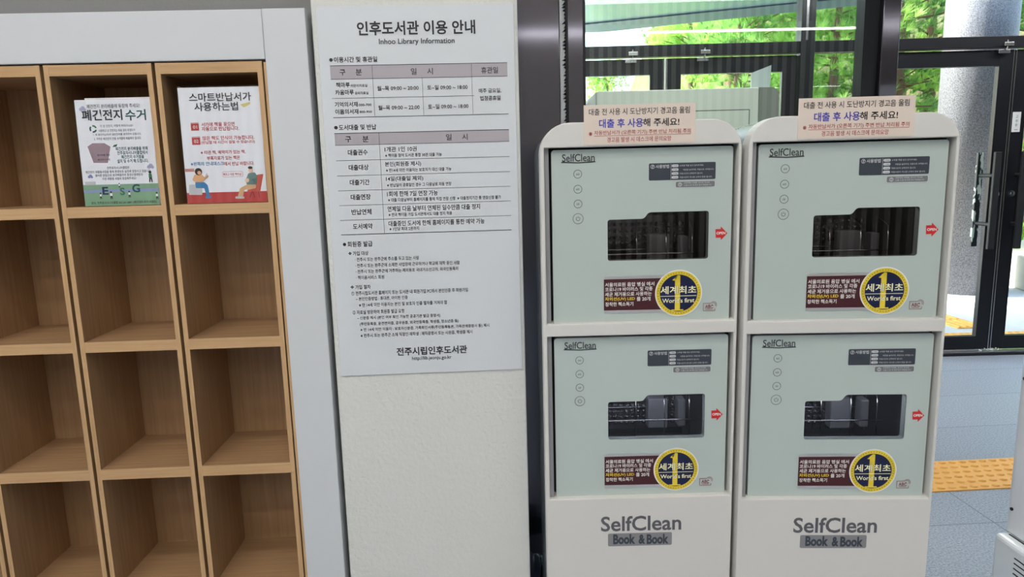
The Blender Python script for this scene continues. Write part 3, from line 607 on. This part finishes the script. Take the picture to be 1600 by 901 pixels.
DOOR_TEXT = [('SelfClean', -0.1956, -0.1159, 0.1976, 0.0181, 'ink'), ('30초', -0.1617, -0.1531, 0.1579, 0.0049, 'ink'), ('60초', -0.1621, -0.1535, 0.1216, 0.0049, 'ink'), ('2분', -0.1615, -0.1542, 0.0853, 0.005, 'ink'), ('사용방법', 0.0329, 0.0656, 0.1715, 0.0088, 'pale'), ('소독할 책을 넣고 닫아주세요.', 0.0914, 0.1505, 0.1723, 0.0042, 'pale'), ('버튼을 눌러주면, 자동으로 시작됩니다.', 0.1004, 0.1755, 0.1621, 0.0042, 'pale'), ('작동시간이 선택되어 집니다.', 0.0916, 0.1486, 0.1531, 0.0042, 'pale'), ('작동시간이 지나면 소독이 완료 됩니다.', 0.0918, 0.1713, 0.144, 0.0043, 'pale'), ('강한햇빛 아래를, 장시간 직사광', 0.1026, 0.1656, 0.1302, 0.0039, 'pale'), ('노출 시 본 체 화면 등이 변질됩니다.', 0.1027, 0.1707, 0.1245, 0.0039, 'pale'), ('1 Step', 0.0755, 0.0861, 0.172, 0.0033, 'ink'), ('2 Step', 0.0756, 0.0862, 0.1626, 0.0033, 'ink'), ('3 Step', 0.0758, 0.0864, 0.1531, 0.0033, 'ink'), ('4 Step', 0.0759, 0.0865, 0.1436, 0.0033, 'ink'), ('?', 0.0237, 0.0276, 0.1712, 0.0065, 'pale'), ('!', 0.092, 0.094, 0.1266, 0.0059, 'pale'), ('서울의료원 음압 병실 에서', -0.092, 0.0319, -0.1179, 0.0106, 'white'), ('코로나19 바이러스 및 각종', -0.092, 0.0275, -0.13, 0.0107, 'white'), ('세균 제거용으로 사용하는', -0.0921, 0.0253, -0.1425, 0.0107, 'white'), ('자외선(UV) LED', -0.0921, -0.0168, -0.155, 0.0107, 'yellow'), ('를 20개', -0.0123, 0.0224, -0.1558, 0.0107, 'white'), ('장착한 책소독기', -0.0914, -0.0209, -0.168, 0.0108, 'white'), ('1', 0.075, 0.1043, -0.142, 0.0974, 'gold'), ('세계최초', 0.0471, 0.1373, -0.1352, 0.0198, 'cream'), ("World's first", 0.0518, 0.1329, -0.162, 0.0115, 'cream'), ('OPEN', 0.1852, 0.2075, 0.0047, 0.0067, 'white'), ('ABC', 0.1608, 0.1812, -0.1802, 0.0092, 'maroon')]
DOOR_A = {'ul': [(-0.1983, 0.188), (-0.1133, 0.1877), (-0.1572, 0.185)], 'b1': [(-0.1574, 0.1583)], 'b2': [(-0.1578, 0.1216)], 'b3': [(-0.1578, 0.0857)], 'panel': [(0.016, 0.1795), (0.1797, 0.1792), (0.1797, 0.1381), (0.0167, 0.1378)], 'div': [(0.0699, 0.1769), (0.0713, 0.1396)], 'pill': [(0.081, 0.1351), (0.1798, 0.1342), (0.1791, 0.1188), (0.0812, 0.1184)], 'steps': [(0.0722, 0.1722), (0.0887, 0.1725), (0.0723, 0.1631), (0.0889, 0.1633), (0.0725, 0.1533), (0.089, 0.1536), (0.0726, 0.1439), (0.0891, 0.1444)], 'q': [(0.0253, 0.1715)], 'ex': [(0.093, 0.1266)]}
DOOR_B = {'power': [(-0.1579, 0.0494)], 'win': [(-0.0851, 0.0446), (0.0054, 0.0452), (0.0164, 0.0607), (0.1658, 0.0605), (0.1658, -0.0584), (-0.0847, -0.0578)], 'arrow': [(0.1824, 0.0147), (0.1957, 0.0151), (0.1956, 0.0214), (0.2123, 0.0043), (0.1968, -0.0128), (0.1962, -0.0061), (0.1836, -0.0065)], 'banner': [(-0.0949, -0.096), (0.0512, -0.0972), (0.0522, -0.1924), (-0.0945, -0.1908)], 'bdark': [(-0.0949, -0.104), (0.0438, -0.1046), (0.0445, -0.1845), (-0.0949, -0.1831)], 'medal': [(0.0931, -0.1436)], 'mline': [(0.0472, -0.15), (0.1376, -0.1513)], 'abc': [(0.1557, -0.1725), (0.1859, -0.171), (0.1863, -0.1906), (0.1569, -0.1913)]}
NOTICE = [(-0.1373, 1.5976), (0.129, 1.5987), (0.1307, 1.5033), (-0.1368, 1.5063)]
NOTICE_TEXT = [('대출 전 사용 시 도난방지기 경고음 울림', -0.1249, 0.1158, 1.5817, 0.0156, 'k'), ('대출 후 사용', -0.1006, 0.0049, 1.5546, 0.0208, 'blue'), ('해 주세요!', 0.0049, 0.0914, 1.5547, 0.0189, 'k'), ('※', -0.1253, -0.1172, 1.5309, 0.0089, 'red'), ('자동반납서가 (오른쪽 기기) 주변 반납 처리됨 주의', -0.1123, 0.1189, 1.5322, 0.012, 'red'), ('경고음 발생 시 데스크에 문의요망', -0.0817, 0.0725, 1.5162, 0.012, 'red')] 
NOTICE2 = [(-0.1367, 1.599), (0.1359, 1.5956), (0.1424, 1.5012), (-0.1337, 1.5056)]
LOGO = [('SelfClean', -0.1006, 0.1115, 0.524, 0.0428, 'k'), ('Book', -0.0684, -0.0099, 0.48, 0.0283, 'k'), ('&', -0.0009, 0.0163, 0.4787, 0.0268, 'k'), ('Book', 0.0205, 0.0784, 0.4783, 0.0283, 'k')]
# ================================================================ BOOKCASES
BX, BY, BYAW = -.5347, 1.9036, -1.0
def at_case(x, y=0): a = math.radians(BYAW); return (BX+x*math.cos(a)-y*math.sin(a), BY+x*math.sin(a)+y*math.cos(a), 0)
CASE_W, CASE_P = .272, .281
def make_case():
    t = thing('bookcase', 'x', 'bookcase'); D = .27; s = .0128
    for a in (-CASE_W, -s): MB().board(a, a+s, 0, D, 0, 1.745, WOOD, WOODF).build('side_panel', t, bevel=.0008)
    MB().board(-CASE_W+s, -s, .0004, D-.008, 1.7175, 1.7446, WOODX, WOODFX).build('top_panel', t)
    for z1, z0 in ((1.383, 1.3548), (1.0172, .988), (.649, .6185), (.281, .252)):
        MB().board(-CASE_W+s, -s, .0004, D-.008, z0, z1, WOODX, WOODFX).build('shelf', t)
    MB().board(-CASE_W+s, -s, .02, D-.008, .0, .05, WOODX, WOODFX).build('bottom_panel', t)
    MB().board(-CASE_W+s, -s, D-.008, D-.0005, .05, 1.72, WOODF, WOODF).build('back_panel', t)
    return t
case = make_case()
for i, lb in enumerate(['narrow oak bookcase column next to the white side post, holding the red-and-white poster', 'narrow oak bookcase column holding the green-bordered poster', 'narrow oak bookcase column at the left, empty in its top compartment', 'narrow oak bookcase column of which only a sliver shows at the bottom left corner']):
    o = case if i == 0 else dup(case)
    o.location = at_case(-i*CASE_P); o.rotation_euler = (0, 0, math.radians(BYAW)); tag(o, lb, 'bookcase', 'oak bookcase columns')
t = thing('bookcase_surround', 'white laminate header and side post framing the oak bookcases', 'surround', (BX, BY, 0), BYAW)
MB().box(-1.4, .0105, -.004, .27, 1.7485, 1.871, WHITE).build('header', t, bevel=.002)
MB().box(.0115, .1205, -.005, .28, 0, 1.8715, WHITE).build('side_post', t, bevel=.002)
MB().box(.0042, .0112, .0, .25, 0, 1.742, WOOD).build('filler_strip', t)

# ---------------------------------------------------------------- posters standing in the top compartments
def mixpoly(ps): return ps
PRED = mat('poster red', (200, 70, 68), .45); PGREY = mat('poster grey lettering', (110, 110, 116), .5); PDARK = mat('poster dark lettering', (48, 50, 54), .5)
PTEAL = mat('poster teal', (38, 92, 92), .5); PGREEN = mat('poster green lettering', (70, 130, 92), .5); PNAVY = mat('poster navy', (38, 48, 84), .5); PBLUE = mat('poster blue', (70, 134, 184), .5)
PCOL = dict(grey=PGREY, dark=PDARK, teal=PTEAL, tealb=PTEAL, navy=PNAVY, green=PGREEN, red=PRED, blue=PBLUE, white=WHITEP)
PSHEET = mat('poster sheet', (248, 247, 250), .4); PWHITE = mat('plain white sheet', (232, 232, 236), .4)
LAND = mat('poster meadow green', (140, 178, 142), .5); RIVER = mat('poster lilac blue', (152, 160, 204), .5); CLOUD = mat('poster cloud lilac', (196, 194, 222), .5); MAUVE = mat('poster mauve', (168, 142, 150), .5)
PEACH = mat('poster peach', (226, 172, 124), .5); SKIN = mat('poster skin', (238, 196, 168), .5); SEAT = mat('poster pale seat', (206, 204, 204), .5); TGREEN = mat('poster sage', (112, 140, 134), .5); TAN = mat('poster tan', (226, 178, 130), .5); ORANGE = mat('poster orange red', (206, 92, 72), .5); YCREAM = mat('poster cream yellow', (226, 210, 130), .5); HAIR = mat('poster hair', (46, 38, 40), .5)
def poster(name, label, corners, tilt):
    x0 = (corners[0][0]+corners[3][0])/2; x1 = (corners[1][0]+corners[2][0])/2; z0 = 1.3835; z1 = (corners[0][1]+corners[1][1])/2
    t = thing(name, label, 'poster'); t.location = at_case(0, .012)[:2]+(z0,); t.rotation_euler = (math.radians(-tilt), 0, math.radians(BYAW))
    return t, x0, x1, z1-z0, z0
def ptext(t, rows, z0, y, bolds):
    k = MB()
    for s_, a, b, zc, h, c in rows: k.text(s_, a, b, zc-z0, h, y, PCOL[c], bolds.get(s_, .012 if c in ('teal', 'red', 'dark', 'blue') else .006))
    k.build('lettering', t)
def off(ps, z0): return [(x, z-z0) for x, z in ps]
def rc(ps, z0): return min(p[0] for p in ps), max(p[0] for p in ps), min(p[1] for p in ps)-z0, max(p[1] for p in ps)-z0
t, x0, x1, h, z0 = poster('battery_recycling_poster', 'white poster with a green meadow border in a clear stand, middle bookcase, top compartment', P1C, 1.8)
MB().box(x0, x1, 0, .0008, .001, h, PSHEET).build('sheet', t)
MB().box(x0+.026, x1+.001, .0025, .0033, .001, h+.0045, PWHITE).build('back_sheet', t)
k = MB().box(x0-.001, x1+.001, -.0032, -.0012, .0008, h+.001, ACRYL).box(x0-.001, x1+.001, .0045, .0065, .0008, h+.004, ACRYL); k.build('acrylic_stand', t)
q = P1_POLY; k = MB(); e = -.0003
k.rect(x0, x1, 0.001, rc(q['land'], z0)[3], e, LAND); a = rc(q['river'], z0); k.rect(x0, x1, a[2]+.003, a[3]-.003, 2*e, RIVER)
k.flat(off(q['box'], z0)[::-1], e, MAUVE)
for nm, mt_ in (('cloud', CLOUD), ('cloudb', RIVER), ('sky', CLOUD)):
    a = rc(q[nm], z0); cx_, cz_, r = (a[0]+a[1])/2, (a[2]+a[3])/2, (a[1]-a[0])/2
    for dx, dz, rr in ((-.45, -.1, .5), (.1, .2, .6), (.5, -.15, .45)): k.disc(cx_+dx*r, cz_+dz*r, rr*r, e, mt_, 16)
a = rc(q['rec'], z0); cx_, cz_, r = (a[0]+a[1])/2, (a[2]+a[3])/2, (a[1]-a[0])/2
for i in range(3): k.ring(cx_, cz_, r*.55, r*.95, e, PTEAL if i else PGREEN, 10, i*2*PI/3+.25, i*2*PI/3+1.75)
a = rc(q['leaf'], z0); k.flat([(a[0], a[2]), (a[1]-.003, a[2]+.001), (a[1], a[3]), (a[0]+.004, a[3]-.002)], e, PGREEN)
def mini(k, x, z, s_, body, legs):
    k.disc(x, z+.017*s_, .0035*s_, 3*e, HAIR, 12); k.flat([(x-.004*s_, z+.004*s_), (x+.004*s_, z+.004*s_), (x+.0035*s_, z+.0135*s_), (x-.0035*s_, z+.0135*s_)], 3*e, body)
    k.flat([(x-.004*s_, z-.007*s_), (x-.0015*s_, z-.007*s_), (x+.001*s_, z+.004*s_), (x-.003*s_, z+.004*s_)], 3*e, legs); k.flat([(x+.002*s_, z-.007*s_), (x+.0045*s_, z-.007*s_), (x+.0035*s_, z+.004*s_), (x+.0*s_, z+.004*s_)], 3*e, legs)
for x, z, s_ in ((-.454, .024, .6), (-.4265, .024, .75), (-.379, .026, .65), (-.403, .051, .45), (-.32, .068, 1.1), (-.3075, .02, .7)): mini(k, x, z, s_, PSHEET if s_ != 1.1 else PGREEN, HAIR)
a = rc(q['house'], z0); k.rect(a[0], a[1], a[2]-.001, a[3]-.001, e, SEAT)
k.build('illustration', t)
MB().text('분리배출 협조', -.452, -.419, .134, .005, -.0006, PNAVY).text('폐건전지 수거함', -.452, -.42, .122, .005, -.0006, PDARK).build('box_lettering', t)
ptext(t, P1_TEXT, z0, -.0008, {'폐건전지': .022, '수거': .02, 'E': .03, 'S': .03, 'G': .03})
t, x0, x1, h, z0 = poster('smart_return_poster', 'white poster with red lettering and two seated cartoon people, right bookcase, top compartment', P2C, 1.5)
MB().box(x0, x1, 0, .0008, .001, h-.003, PSHEET).build('sheet', t)
MB().box(x0-.001, x1+.001, -.0034, -.0012, .0008, h, ACRYL).box(x0-.001, x1+.001, .002, .004, .0008, h, ACRYL).box(x0-.001, x1+.001, -.0034, .004, h-.0012, h, ACRYL).build('acrylic_stand', t)
q = P2_POLY; k = MB(); e = -.0003
a = rc(q['floor'], z0); k.rect(x0, x1, .001, a[3], e, PRED)
for nm in ('n1', 'n2'): a = rc(q[nm], z0); k.rect(*a, e, PRED); k.rect(a[0], a[1], a[3]-.0022, a[3]-.0014, 2*e, PSHEET)
for nm, mt_, L in (('book', PSHEET, 1), ('bookc', YCREAM, 2), ('seatw', SEAT, 2), ('legw', PBLUE, 3), ('torsow', PEACH, 4), ('phone', SEAT, 4), ('chairm', ORANGE, 2), ('legm', TAN, 3), ('torsom', TGREEN, 4), ('handm', SKIN, 5), ('shoew', PBLUE, 4), ('shoem', SEAT, 4)):
    k.flat(soften(off(q[nm], z0)[::-1], .003), L*e, mt_)
a = rc(q['blind'], z0)
for i in range(4): k.rect(a[0], a[1], a[2]+i*.0021, a[2]+i*.0021+.0014, e, ORANGE)
a = q['hairw'][0]; k.disc(a[0], a[1]-z0, .0095, 5*e, HAIR, 20); k.disc(a[0]+.002, a[1]-z0-.003, .005, 6*e, PEACH, 16)
a = q['facem'][0]; k.disc(a[0], a[1]-z0, .0058, 5*e, SKIN, 16); a = q['hairm'][0]; k.disc(a[0], a[1]-z0, .0062, 6*e, HAIR, 16, a=.6)
g = off(q['cleg'], z0)
for i in (0, 2, 4): k.line(g[i], g[i+1], .0012, 3*e, HAIR)
a = rc(q['pill'], z0); k.flat(rrect(*a, .004), e, PRED); k.flat(rrect(a[0]+.0006, a[1]-.0006, a[2]+.0006, a[3]-.0006, .0035), 2*e, PSHEET)
k.build('illustration', t)
ptext(t, P2_TEXT, z0, -.0009, {'스마트반납서가': .015, '사용하는법': .015})

# ================================================================ INFORMATION BOARD on the pillar
t = thing('information_board', 'large white library information board with black printed tables on the white pillar', 'sign', (-.1727, 1.9091, 0), 0)
MB().box(-.2155, .2925, -.004, 0, .8955, 1.875, BOARD).build('panel', t, bevel=.0008)
k = MB()
for a, b in ((0, 1), (7, 8)):
    la, lb = SIGN_LINES[a], SIGN_LINES[b]; z1 = (la[0][1]+la[1][1])/2; z2 = (lb[0][1]+lb[1][1])/2
    k.rect(-.189, .272, z2, z1, -.0044, INKG)
k.build('table_header_fill', t)
k = MB()
for i, (a, b, wd) in enumerate(SIGN_LINES):
    if abs(a[0]-b[0]) > abs(a[1]-b[1]):
        z = (a[1]+b[1])/2; xr = .272 if i != 2 else .183
        k.line((-.189, z), (xr, z), max(wd*.9, .0009), -.0048, INK)
    else:
        x = (a[0]+b[0])/2; k.line((x, a[1]), (x, b[1]), max(wd*.8, .0008), -.0048, INK)
k.build('table_rules', t)
k = MB()
for s_, a, b, zc, h, c in SIGN_TEXT: k.text(s_, a, b, zc, h, -.0049, INK, {'B': .024, 'b': .017}.get(c, .012))
k.build('lettering', t)

# ================================================================ STERILIZERS
UH = 1.559; HW = .244
OPEN = [(1.5005, 1.066), (1.034, .5965)]
def outline(hw, top, r, n=10, bottom=0.0):
    ps = [(-hw, bottom), (hw, bottom)]
    ps += [(hw-r+r*math.cos(PI/2*k/n), top-r+r*math.sin(PI/2*k/n)) for k in range(n+1)]
    ps += [(-hw+r+r*math.cos(PI/2+PI/2*k/n), top-r+r*math.sin(PI/2+PI/2*k/n)) for k in range(n+1)]
    return ps
DCX = .0067; DZ = [1.2785, .8084]; DW, DH = .444, .434
INKC = mat('dark print', (48, 52, 56), .4)
DC = dict(ink=INKC, pale=PALE, white=WHITEP, yellow=YEL, gold=GOLD, cream=CREAM, maroon=MAROONT)
def door_text(k, keys, y, bold=None):
    for s_, a, b, zc, h, c in DOOR_TEXT:
        if s_ in keys: k.text(s_, a, b, zc, h, y, DC[c], .008 if bold is None else bold)
    return k
def make_unit():
    t = thing('book_sterilizer', 'x', 'book sterilizer')
    holes = [rrect(-.2335, .2365, b, a) for a, b in OPEN]
    MB().prism(outline(HW, UH, .073), holes, 0, .06, UNITW).build('front_frame', t, bevel=.0025)
    ol = outline(HW-.004, UH-.004, .07, bottom=.01); k = MB(); L = len(ol)
    k.add([(x, .06, z) for x, z in ol]+[(x, .47, z) for x, z in ol], [(i, (i+1) % L, L+(i+1) % L, L+i) for i in range(1, L)], UNITB, True)
    k.add([(x, .47, z) for x, z in ol], [tuple(range(L-1, -1, -1))], UNITB)
    k.add([(-HW+.004, .06, .01), (HW-.004, .06, .01), (HW-.004, .47, .01), (-HW+.004, .47, .01)], [(0, 3, 2, 1)], UNITB)
    k.build('shell', t)
    for sx in (-.2, .2):
        for y in (.1, .42): MB().tube([(sx, y, 0), (sx, y, .012)], .018, RUBBER, 12).build('foot', t)
    # printed logo on the lower front
    k = MB(); k.flat(rrect(-.0822, .0872, .4603, .4967, .004), -.0006, LOGOBAR)
    for s_, a, b, zc, h, c in LOGO: k.text(s_, a, b, zc, h, -.0006 if s_ == 'SelfClean' else -.001, LOGOG if s_ == 'SelfClean' else CHARC, .018 if s_ == 'SelfClean' else .04)
    k.build('logo', t)
    for (a, b), zc in zip(OPEN, DZ):
        # chamber behind the door
        k = MB(); z0, z1 = b+.004, a-.004
        k.add([(-.226, .062, z0), (.226, .062, z0), (.226, .062, z1), (-.226, .062, z1), (-.2, .36, z0+.03), (.2, .36, z0+.03), (.2, .36, z1-.03), (-.2, .36, z1-.03)],
              [(4, 5, 6, 7), (0, 1, 5, 4), (2, 3, 7, 6), (1, 2, 6, 5), (3, 0, 4, 7)], CHAMB)
        k.box(-.24, .24, .0605, .063, a-.002, a+.01, CHAMB).box(-.24, .24, .0605, .063, b-.01, b+.002, CHAMB)
        k.build('chamber', t)
        k = MB(); random.seed(int(zc*1000))
        up = zc > 1
        for r_ in range(4 if up else 6):
            for c_ in range(22):
                x = -.187+c_*.0178; z = zc+(-.05 if up else -.138)+r_*.0178
                k.tube([(x, .358, z), (x, .3535, z), (x, .351, z)], [.0078, .006, .001], CHROME, 8)
        k.box(-.198, .198, .359, .36, zc-.16, zc+.03, CHROME)
        k.build('reflector_panel', t)
        k = MB()
        for x in (-.15, -.07, .02, .10, .17):
            k.tube([(x, .16, zc-.13), (x, .16, zc+.005), (x+.02, .27, zc+.022)], .0022, CHROME, 6); k.tube([(x+.02, .27, zc+.022), (x+.02, .27, zc-.13)], .0022, CHROME, 6)
        for y in (.16, .27): k.tube([(-.21, y, zc-.06), (.21, y, zc-.06)], .0022, CHROME, 6)
        k.tube([(-.21, .16, zc-.13), (.21, .16, zc-.13)], .0022, CHROME, 6)
        k.build('wire_rack', t)
        MB().box(-.18, .18, .075, .085, zc+.078, zc+.088, GLOW_UP if up else GLOW_LOW).build('chamber_glow_strip', t)  # unseen glowing strip added to brighten the chamber behind the window
        MB().box(.062, .118, .2, .24, zc-.1, zc-.012, CLAMP).box(.15, .172, .21, .25, zc-.1, zc-.02, CLAMP).build('book_clamp', t, bevel=.004)
        MB().box(-.2335, -.222, .014, .06, b, a, mat('hinge rail grey', (150, 150, 152), .45)).build('hinge_rail', t)
        MB().prism(rrect(-.221, .236, b+.001, a-.001), [rrect(DCX-.105, DCX+.185, zc-.09, zc+.1)], .043, .06, RUBBER).build('gap_mask', t)  # black ring added behind the door to keep the gap dark
        # door
        def P(ps): return [(DCX+x, zc+z) for x, z in ps]
        win = soften(P(DOOR_B['win'])[::-1], .007)
        win2 = win
        d = MB().prism(rrect(DCX-DW/2, DCX+DW/2, zc-DH/2, zc+DH/2, .008), [win], .018, .04, DOORG).build('door', t, bevel=.0018)
        wx = [p[0] for p in win]; wz = [p[1] for p in win]
        MB().prism(win, [], .0183, .0213, DARKPANE).build('door_window', d)
        Y = .0174
        o_ = d
        def part(k, nm):
            m_ = k; m_.v = [(x+DCX, y, z+zc) for x, y, z in m_.v]; return m_.build(nm, o_)
        k = door_text(MB(), ('SelfClean',), Y, .012); u = DOOR_A['ul']
        k.flat([(u[0][0], u[0][1]-.002), (u[2][0], u[2][1]-.001), (u[2][0], u[2][1]+.0016), (u[0][0]+.002, u[0][1]+.0012)], Y, INKC)
        k.flat([(u[2][0], u[2][1]-.001), (u[1][0], u[1][1]-.002), (u[1][0]-.002, u[1][1]+.0012), (u[2][0], u[2][1]+.0016)], Y, INKC)
        part(k, 'logo')
        for nm, tx in (('b1', '30초'), ('b2', '60초'), ('b3', '2분')):
            x, z = DOOR_A[nm][0]; x = -.1577
            k = MB().ring(x, z, .0093, .0104, Y, INKC); part(door_text(k, (tx,), Y), 'control_button')
        x, z = DOOR_B['power'][0]
        k = MB().ring(x, z, .0121, .0132, Y, INKC, 40).ring(x, z, .0041, .0052, Y, INKC, 24, PI*.68, PI*2.32).rect(x-.0005, x+.0005, z+.001, z+.0062, Y, INKC); part(k, 'power_button')
        k = MB(); k.flat(rrect(.0163, .1797, .138, .1793, .003), Y, CHARC); k.rect(.0702, .0709, .1396, .1770, Y-.0003, PALE)
        for i in range(4): z = .1723-i*.0093; k.flat(rrect(.0722, .0888, z-.0032, z+.0032, .0031), Y-.0003, PALE)
        k.ring(.0253, .1712, .0040, .0050, Y-.0003, PALE, 24); door_text(k, ('?', '사용방법'), Y-.0003, .012)
        door_text(k, [s_[0] for s_ in DOOR_TEXT if s_[5] == 'pale' and s_[3] > .14 and s_[0] not in ('?', '사용방법')], Y-.0003, .003)
        door_text(k, ('1 Step', '2 Step', '3 Step', '4 Step'), Y-.0006, .006); part(k, 'instruction_panel')
        k = MB(); k.flat(rrect(.081, .1796, .1186, .1348, .004), Y-.0001, PALE); k.flat(rrect(.0822, .1784, .1198, .1336, .003), Y-.0004, GREYP); k.ring(.093, .1266, .0036, .0045, Y-.0007, WHITEP, 24)
        door_text(k, ('!', '강한햇빛 아래를, 장시간 직사광', '노출 시 본 체 화면 등이 변질됩니다.'), Y-.0007, .004); part(k, 'caution_label')
        k = MB(); k.flat([(-.09, -.097), (.06, -.097), (.06, -.1922), (-.09, -.1922), (-.0948, -.187), (-.0948, -.102)][::-1], Y-.0002, SILVERP)
        k.flat([(-.0949, -.1835), (.06, -.1845), (.06, -.1043), (-.0949, -.1043)], Y-.0005, MAROON)
        door_text(k, [s_[0] for s_ in DOOR_TEXT if s_[5] in ('white', 'yellow') and s_[0] != 'OPEN'], Y-.0009, .014)
        mx, mz = .0931, -.1436
        k.disc(mx, mz, .0592, Y-.0011, WHITEP, 64).disc(mx, mz, .0566, Y-.0014, GOLD, 64).disc(mx, mz, .0472, Y-.0017, NAVY, 64)
        for i in range(48): k.disc(mx+.0519*math.cos(2*PI*i/48), mz+.0519*math.sin(2*PI*i/48), .0017, Y-.0017, mat('antique gold print', (176, 150, 36), .4), 8)
        # numeral with serifs
        g = GOLD; yy = Y-.002
        k.flat([(mx-.0095, mz-.0415), (mx+.0035, mz-.0415), (mx+.0035, mz+.045), (mx-.0025, mz+.046), (mx-.0095, mz+.0405)], yy, g)
        k.flat([(mx-.018, mz-.045), (mx+.012, mz-.045), (mx+.012, mz-.0415), (mx-.018, mz-.0415)], yy, g); k.flat([(mx-.0165, mz+.0335), (mx-.0095, mz+.032), (mx-.0025, mz+.046), (mx-.009, mz+.040)], yy, g)
        z_ = -.1507; k.rect(.0472, .1376, z_-.0007, z_+.0007, Y-.0023, CREAM)
        for s_, a_, b_, zz, h_, c_ in DOOR_TEXT:
            if s_ in ('세계최초', "World's first"):
                k.text(s_, a_, b_, zz, h_, Y-.0023, INKC, .04); k.text(s_, a_, b_, zz, h_, Y-.0026, CREAM, .015)
        part(k, 'award_sticker')
        k = MB(); k.flat(DOOR_B['arrow'][::-1], Y-.0002, RED); part(door_text(k, ('OPEN',), Y-.0006, .02), 'open_arrow')
        k = MB(); a0, a1, c0, c1 = .1563, .1858, -.191, -.1718
        for p_, q_ in (((a0, c0), (a1, c0)), ((a0, c1), (a1-.009, c1)), ((a0, c0), (a0, c1)), ((a1, c0), (a1, c0+.006)), ((a0+.005, c0+.004), (a1-.006, c0+.004))): k.line(p_, q_, .0011, Y-.0002, MAROONT)
        for r_ in (.0045, .0075): k.ring(a1-.004, c1-.004, r_, r_+.001, Y-.0002, MAROONT, 16, -.6, PI*.75)
        k.disc(a1-.006, c1-.006, .0012, Y-.0002, MAROONT, 10)
        part(door_text(k, ('ABC',), Y-.0002, .014), 'tag_mark')
    return t
unit = make_unit()
unit.location = (.4051, 1.6925, 0); unit.rotation_euler = (0, 0, math.radians(-2.9))
tag(unit, 'white two-door book sterilizer next to the white pillar', 'book sterilizer', 'book sterilizers')
unit2 = dup(unit); unit2.location = (.8980, 1.6312, 0); unit2.rotation_euler = (0, 0, math.radians(-5.7))
tag(unit2, 'white two-door book sterilizer in front of the granite column and glass doors', 'book sterilizer', 'book sterilizers')
def notice(label, loc, yaw, dx):
    t = thing('warning_notice', label, 'notice', loc, yaw, 'notices on the sterilizers')
    MB().box(dx-.137, dx+.13, -.0016, -.0006, 1.5045, 1.598, PAPER).build('sheet', t)
    k = MB(); cc = dict(k=BLACKT, blue=BLUET, red=REDT)
    for s_, a, b, zc, h, c in NOTICE_TEXT: k.text(s_, dx+a, dx+b, zc, h, -.002, cc[c], .018 if h > .018 else .008)
    k.line((dx-.1124, 1.5256), (dx+.119, 1.5256), .0009, -.002, REDT)
    k.build('lettering', t); return t
notice('beige notice with blue and red lettering on the sterilizer beside the white pillar', (.4051, 1.6925, 0), -2.9, 0)
notice('beige notice with blue and red lettering on the sterilizer nearer the doors', (.8980, 1.6312, 0), -5.7, .005)

# ================================================================ MACHINE AT THE RIGHT EDGE
MW = mat('machine white', (246, 247, 250), .4); MWB = mat('machine base plastic', (240, 244, 247), .3, coat=.3)
t = thing('book_return_machine', 'tall white machine cabinet on a vented base at the right edge', 'machine', (1.555, 1.15, 0), 0)
MB().box(.038, .75, .02, .752, .322, 1.75, MW).build('cabinet', t, bevel=.006)
MB().box(.032, .038, .02, .735, .33, .84, MW).build('side_panel', t, bevel=.002)
for z in (.406, .813): MB().tube([(.0335, .728, z), (.028, .728, z)], .005, mat('dark screw', (60, 62, 66), .4, metal=.8), 12).build('screw', t)
b = MB().box(0, .8, 0, .752, .0, .322, MWB).build('base', t, bevel=.014)
k = MB()
for i in range(11): k.box(-.0008, .002, .25, .664, .283-i*.0162, .2865-i*.0162, RUBBER)
k.build('vent_slots', b)
MB().box(.03, .034, .0, .73, .3215, .3235, mat('seam', (60, 62, 66), .6)).build('seam', t)

# ================================================================ PALE CABINET IN THE VESTIBULE
CAB = mat('pale cabinet', (240, 244, 230), .5)
t = thing('vestibule_cabinet', 'tall pale cabinet behind the glass partition, with a rounded right shoulder', 'cabinet', (.70, 3.86, 0), -2.9)
ps = [(-.05, 0), (.86, 0), (.86, 1.86), (.0, 1.86), (-.06, 1.79), (-.06, 0.0)]
MB().box(-.02, .86, 0, .42, .0, 1.858, CAB).build('body', t, bevel=.006)
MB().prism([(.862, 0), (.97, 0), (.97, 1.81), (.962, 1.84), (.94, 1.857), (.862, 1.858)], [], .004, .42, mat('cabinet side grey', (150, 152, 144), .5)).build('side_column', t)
MB().prism([(-.075, 0), (-.022, 0), (-.022, 1.855), (-.075, 1.79)], [], .01, .4, mat('cabinet left white', (226, 230, 226), .5)).build('side_panel', t)
k = MB()
for p_, q_ in (((.5, 1.742), (.81, 1.742)), ((.81, 1.742), (.81, .9))): k.line(p_, q_, .005, -.0008, mat('cabinet seam', (120, 124, 112), .6))
k.build('front_seam', t)
t = thing('acrylic_sign_holder', 'clear upright acrylic panel standing on the pale cabinet behind the glass', 'sign holder', (1.555, 3.90, 1.858), -2.9)
MB().prism([(-.01, 0), (.095, 0), (.1, .125), (-.01, .085)], [], 0, .006, mat('frosted acrylic', (214, 226, 224), .3)).build('panel', t)
MB().box(-.015, .1, -.02, .04, 0, .004, mat('frosted acrylic', (214, 226, 224))).build('foot', t)
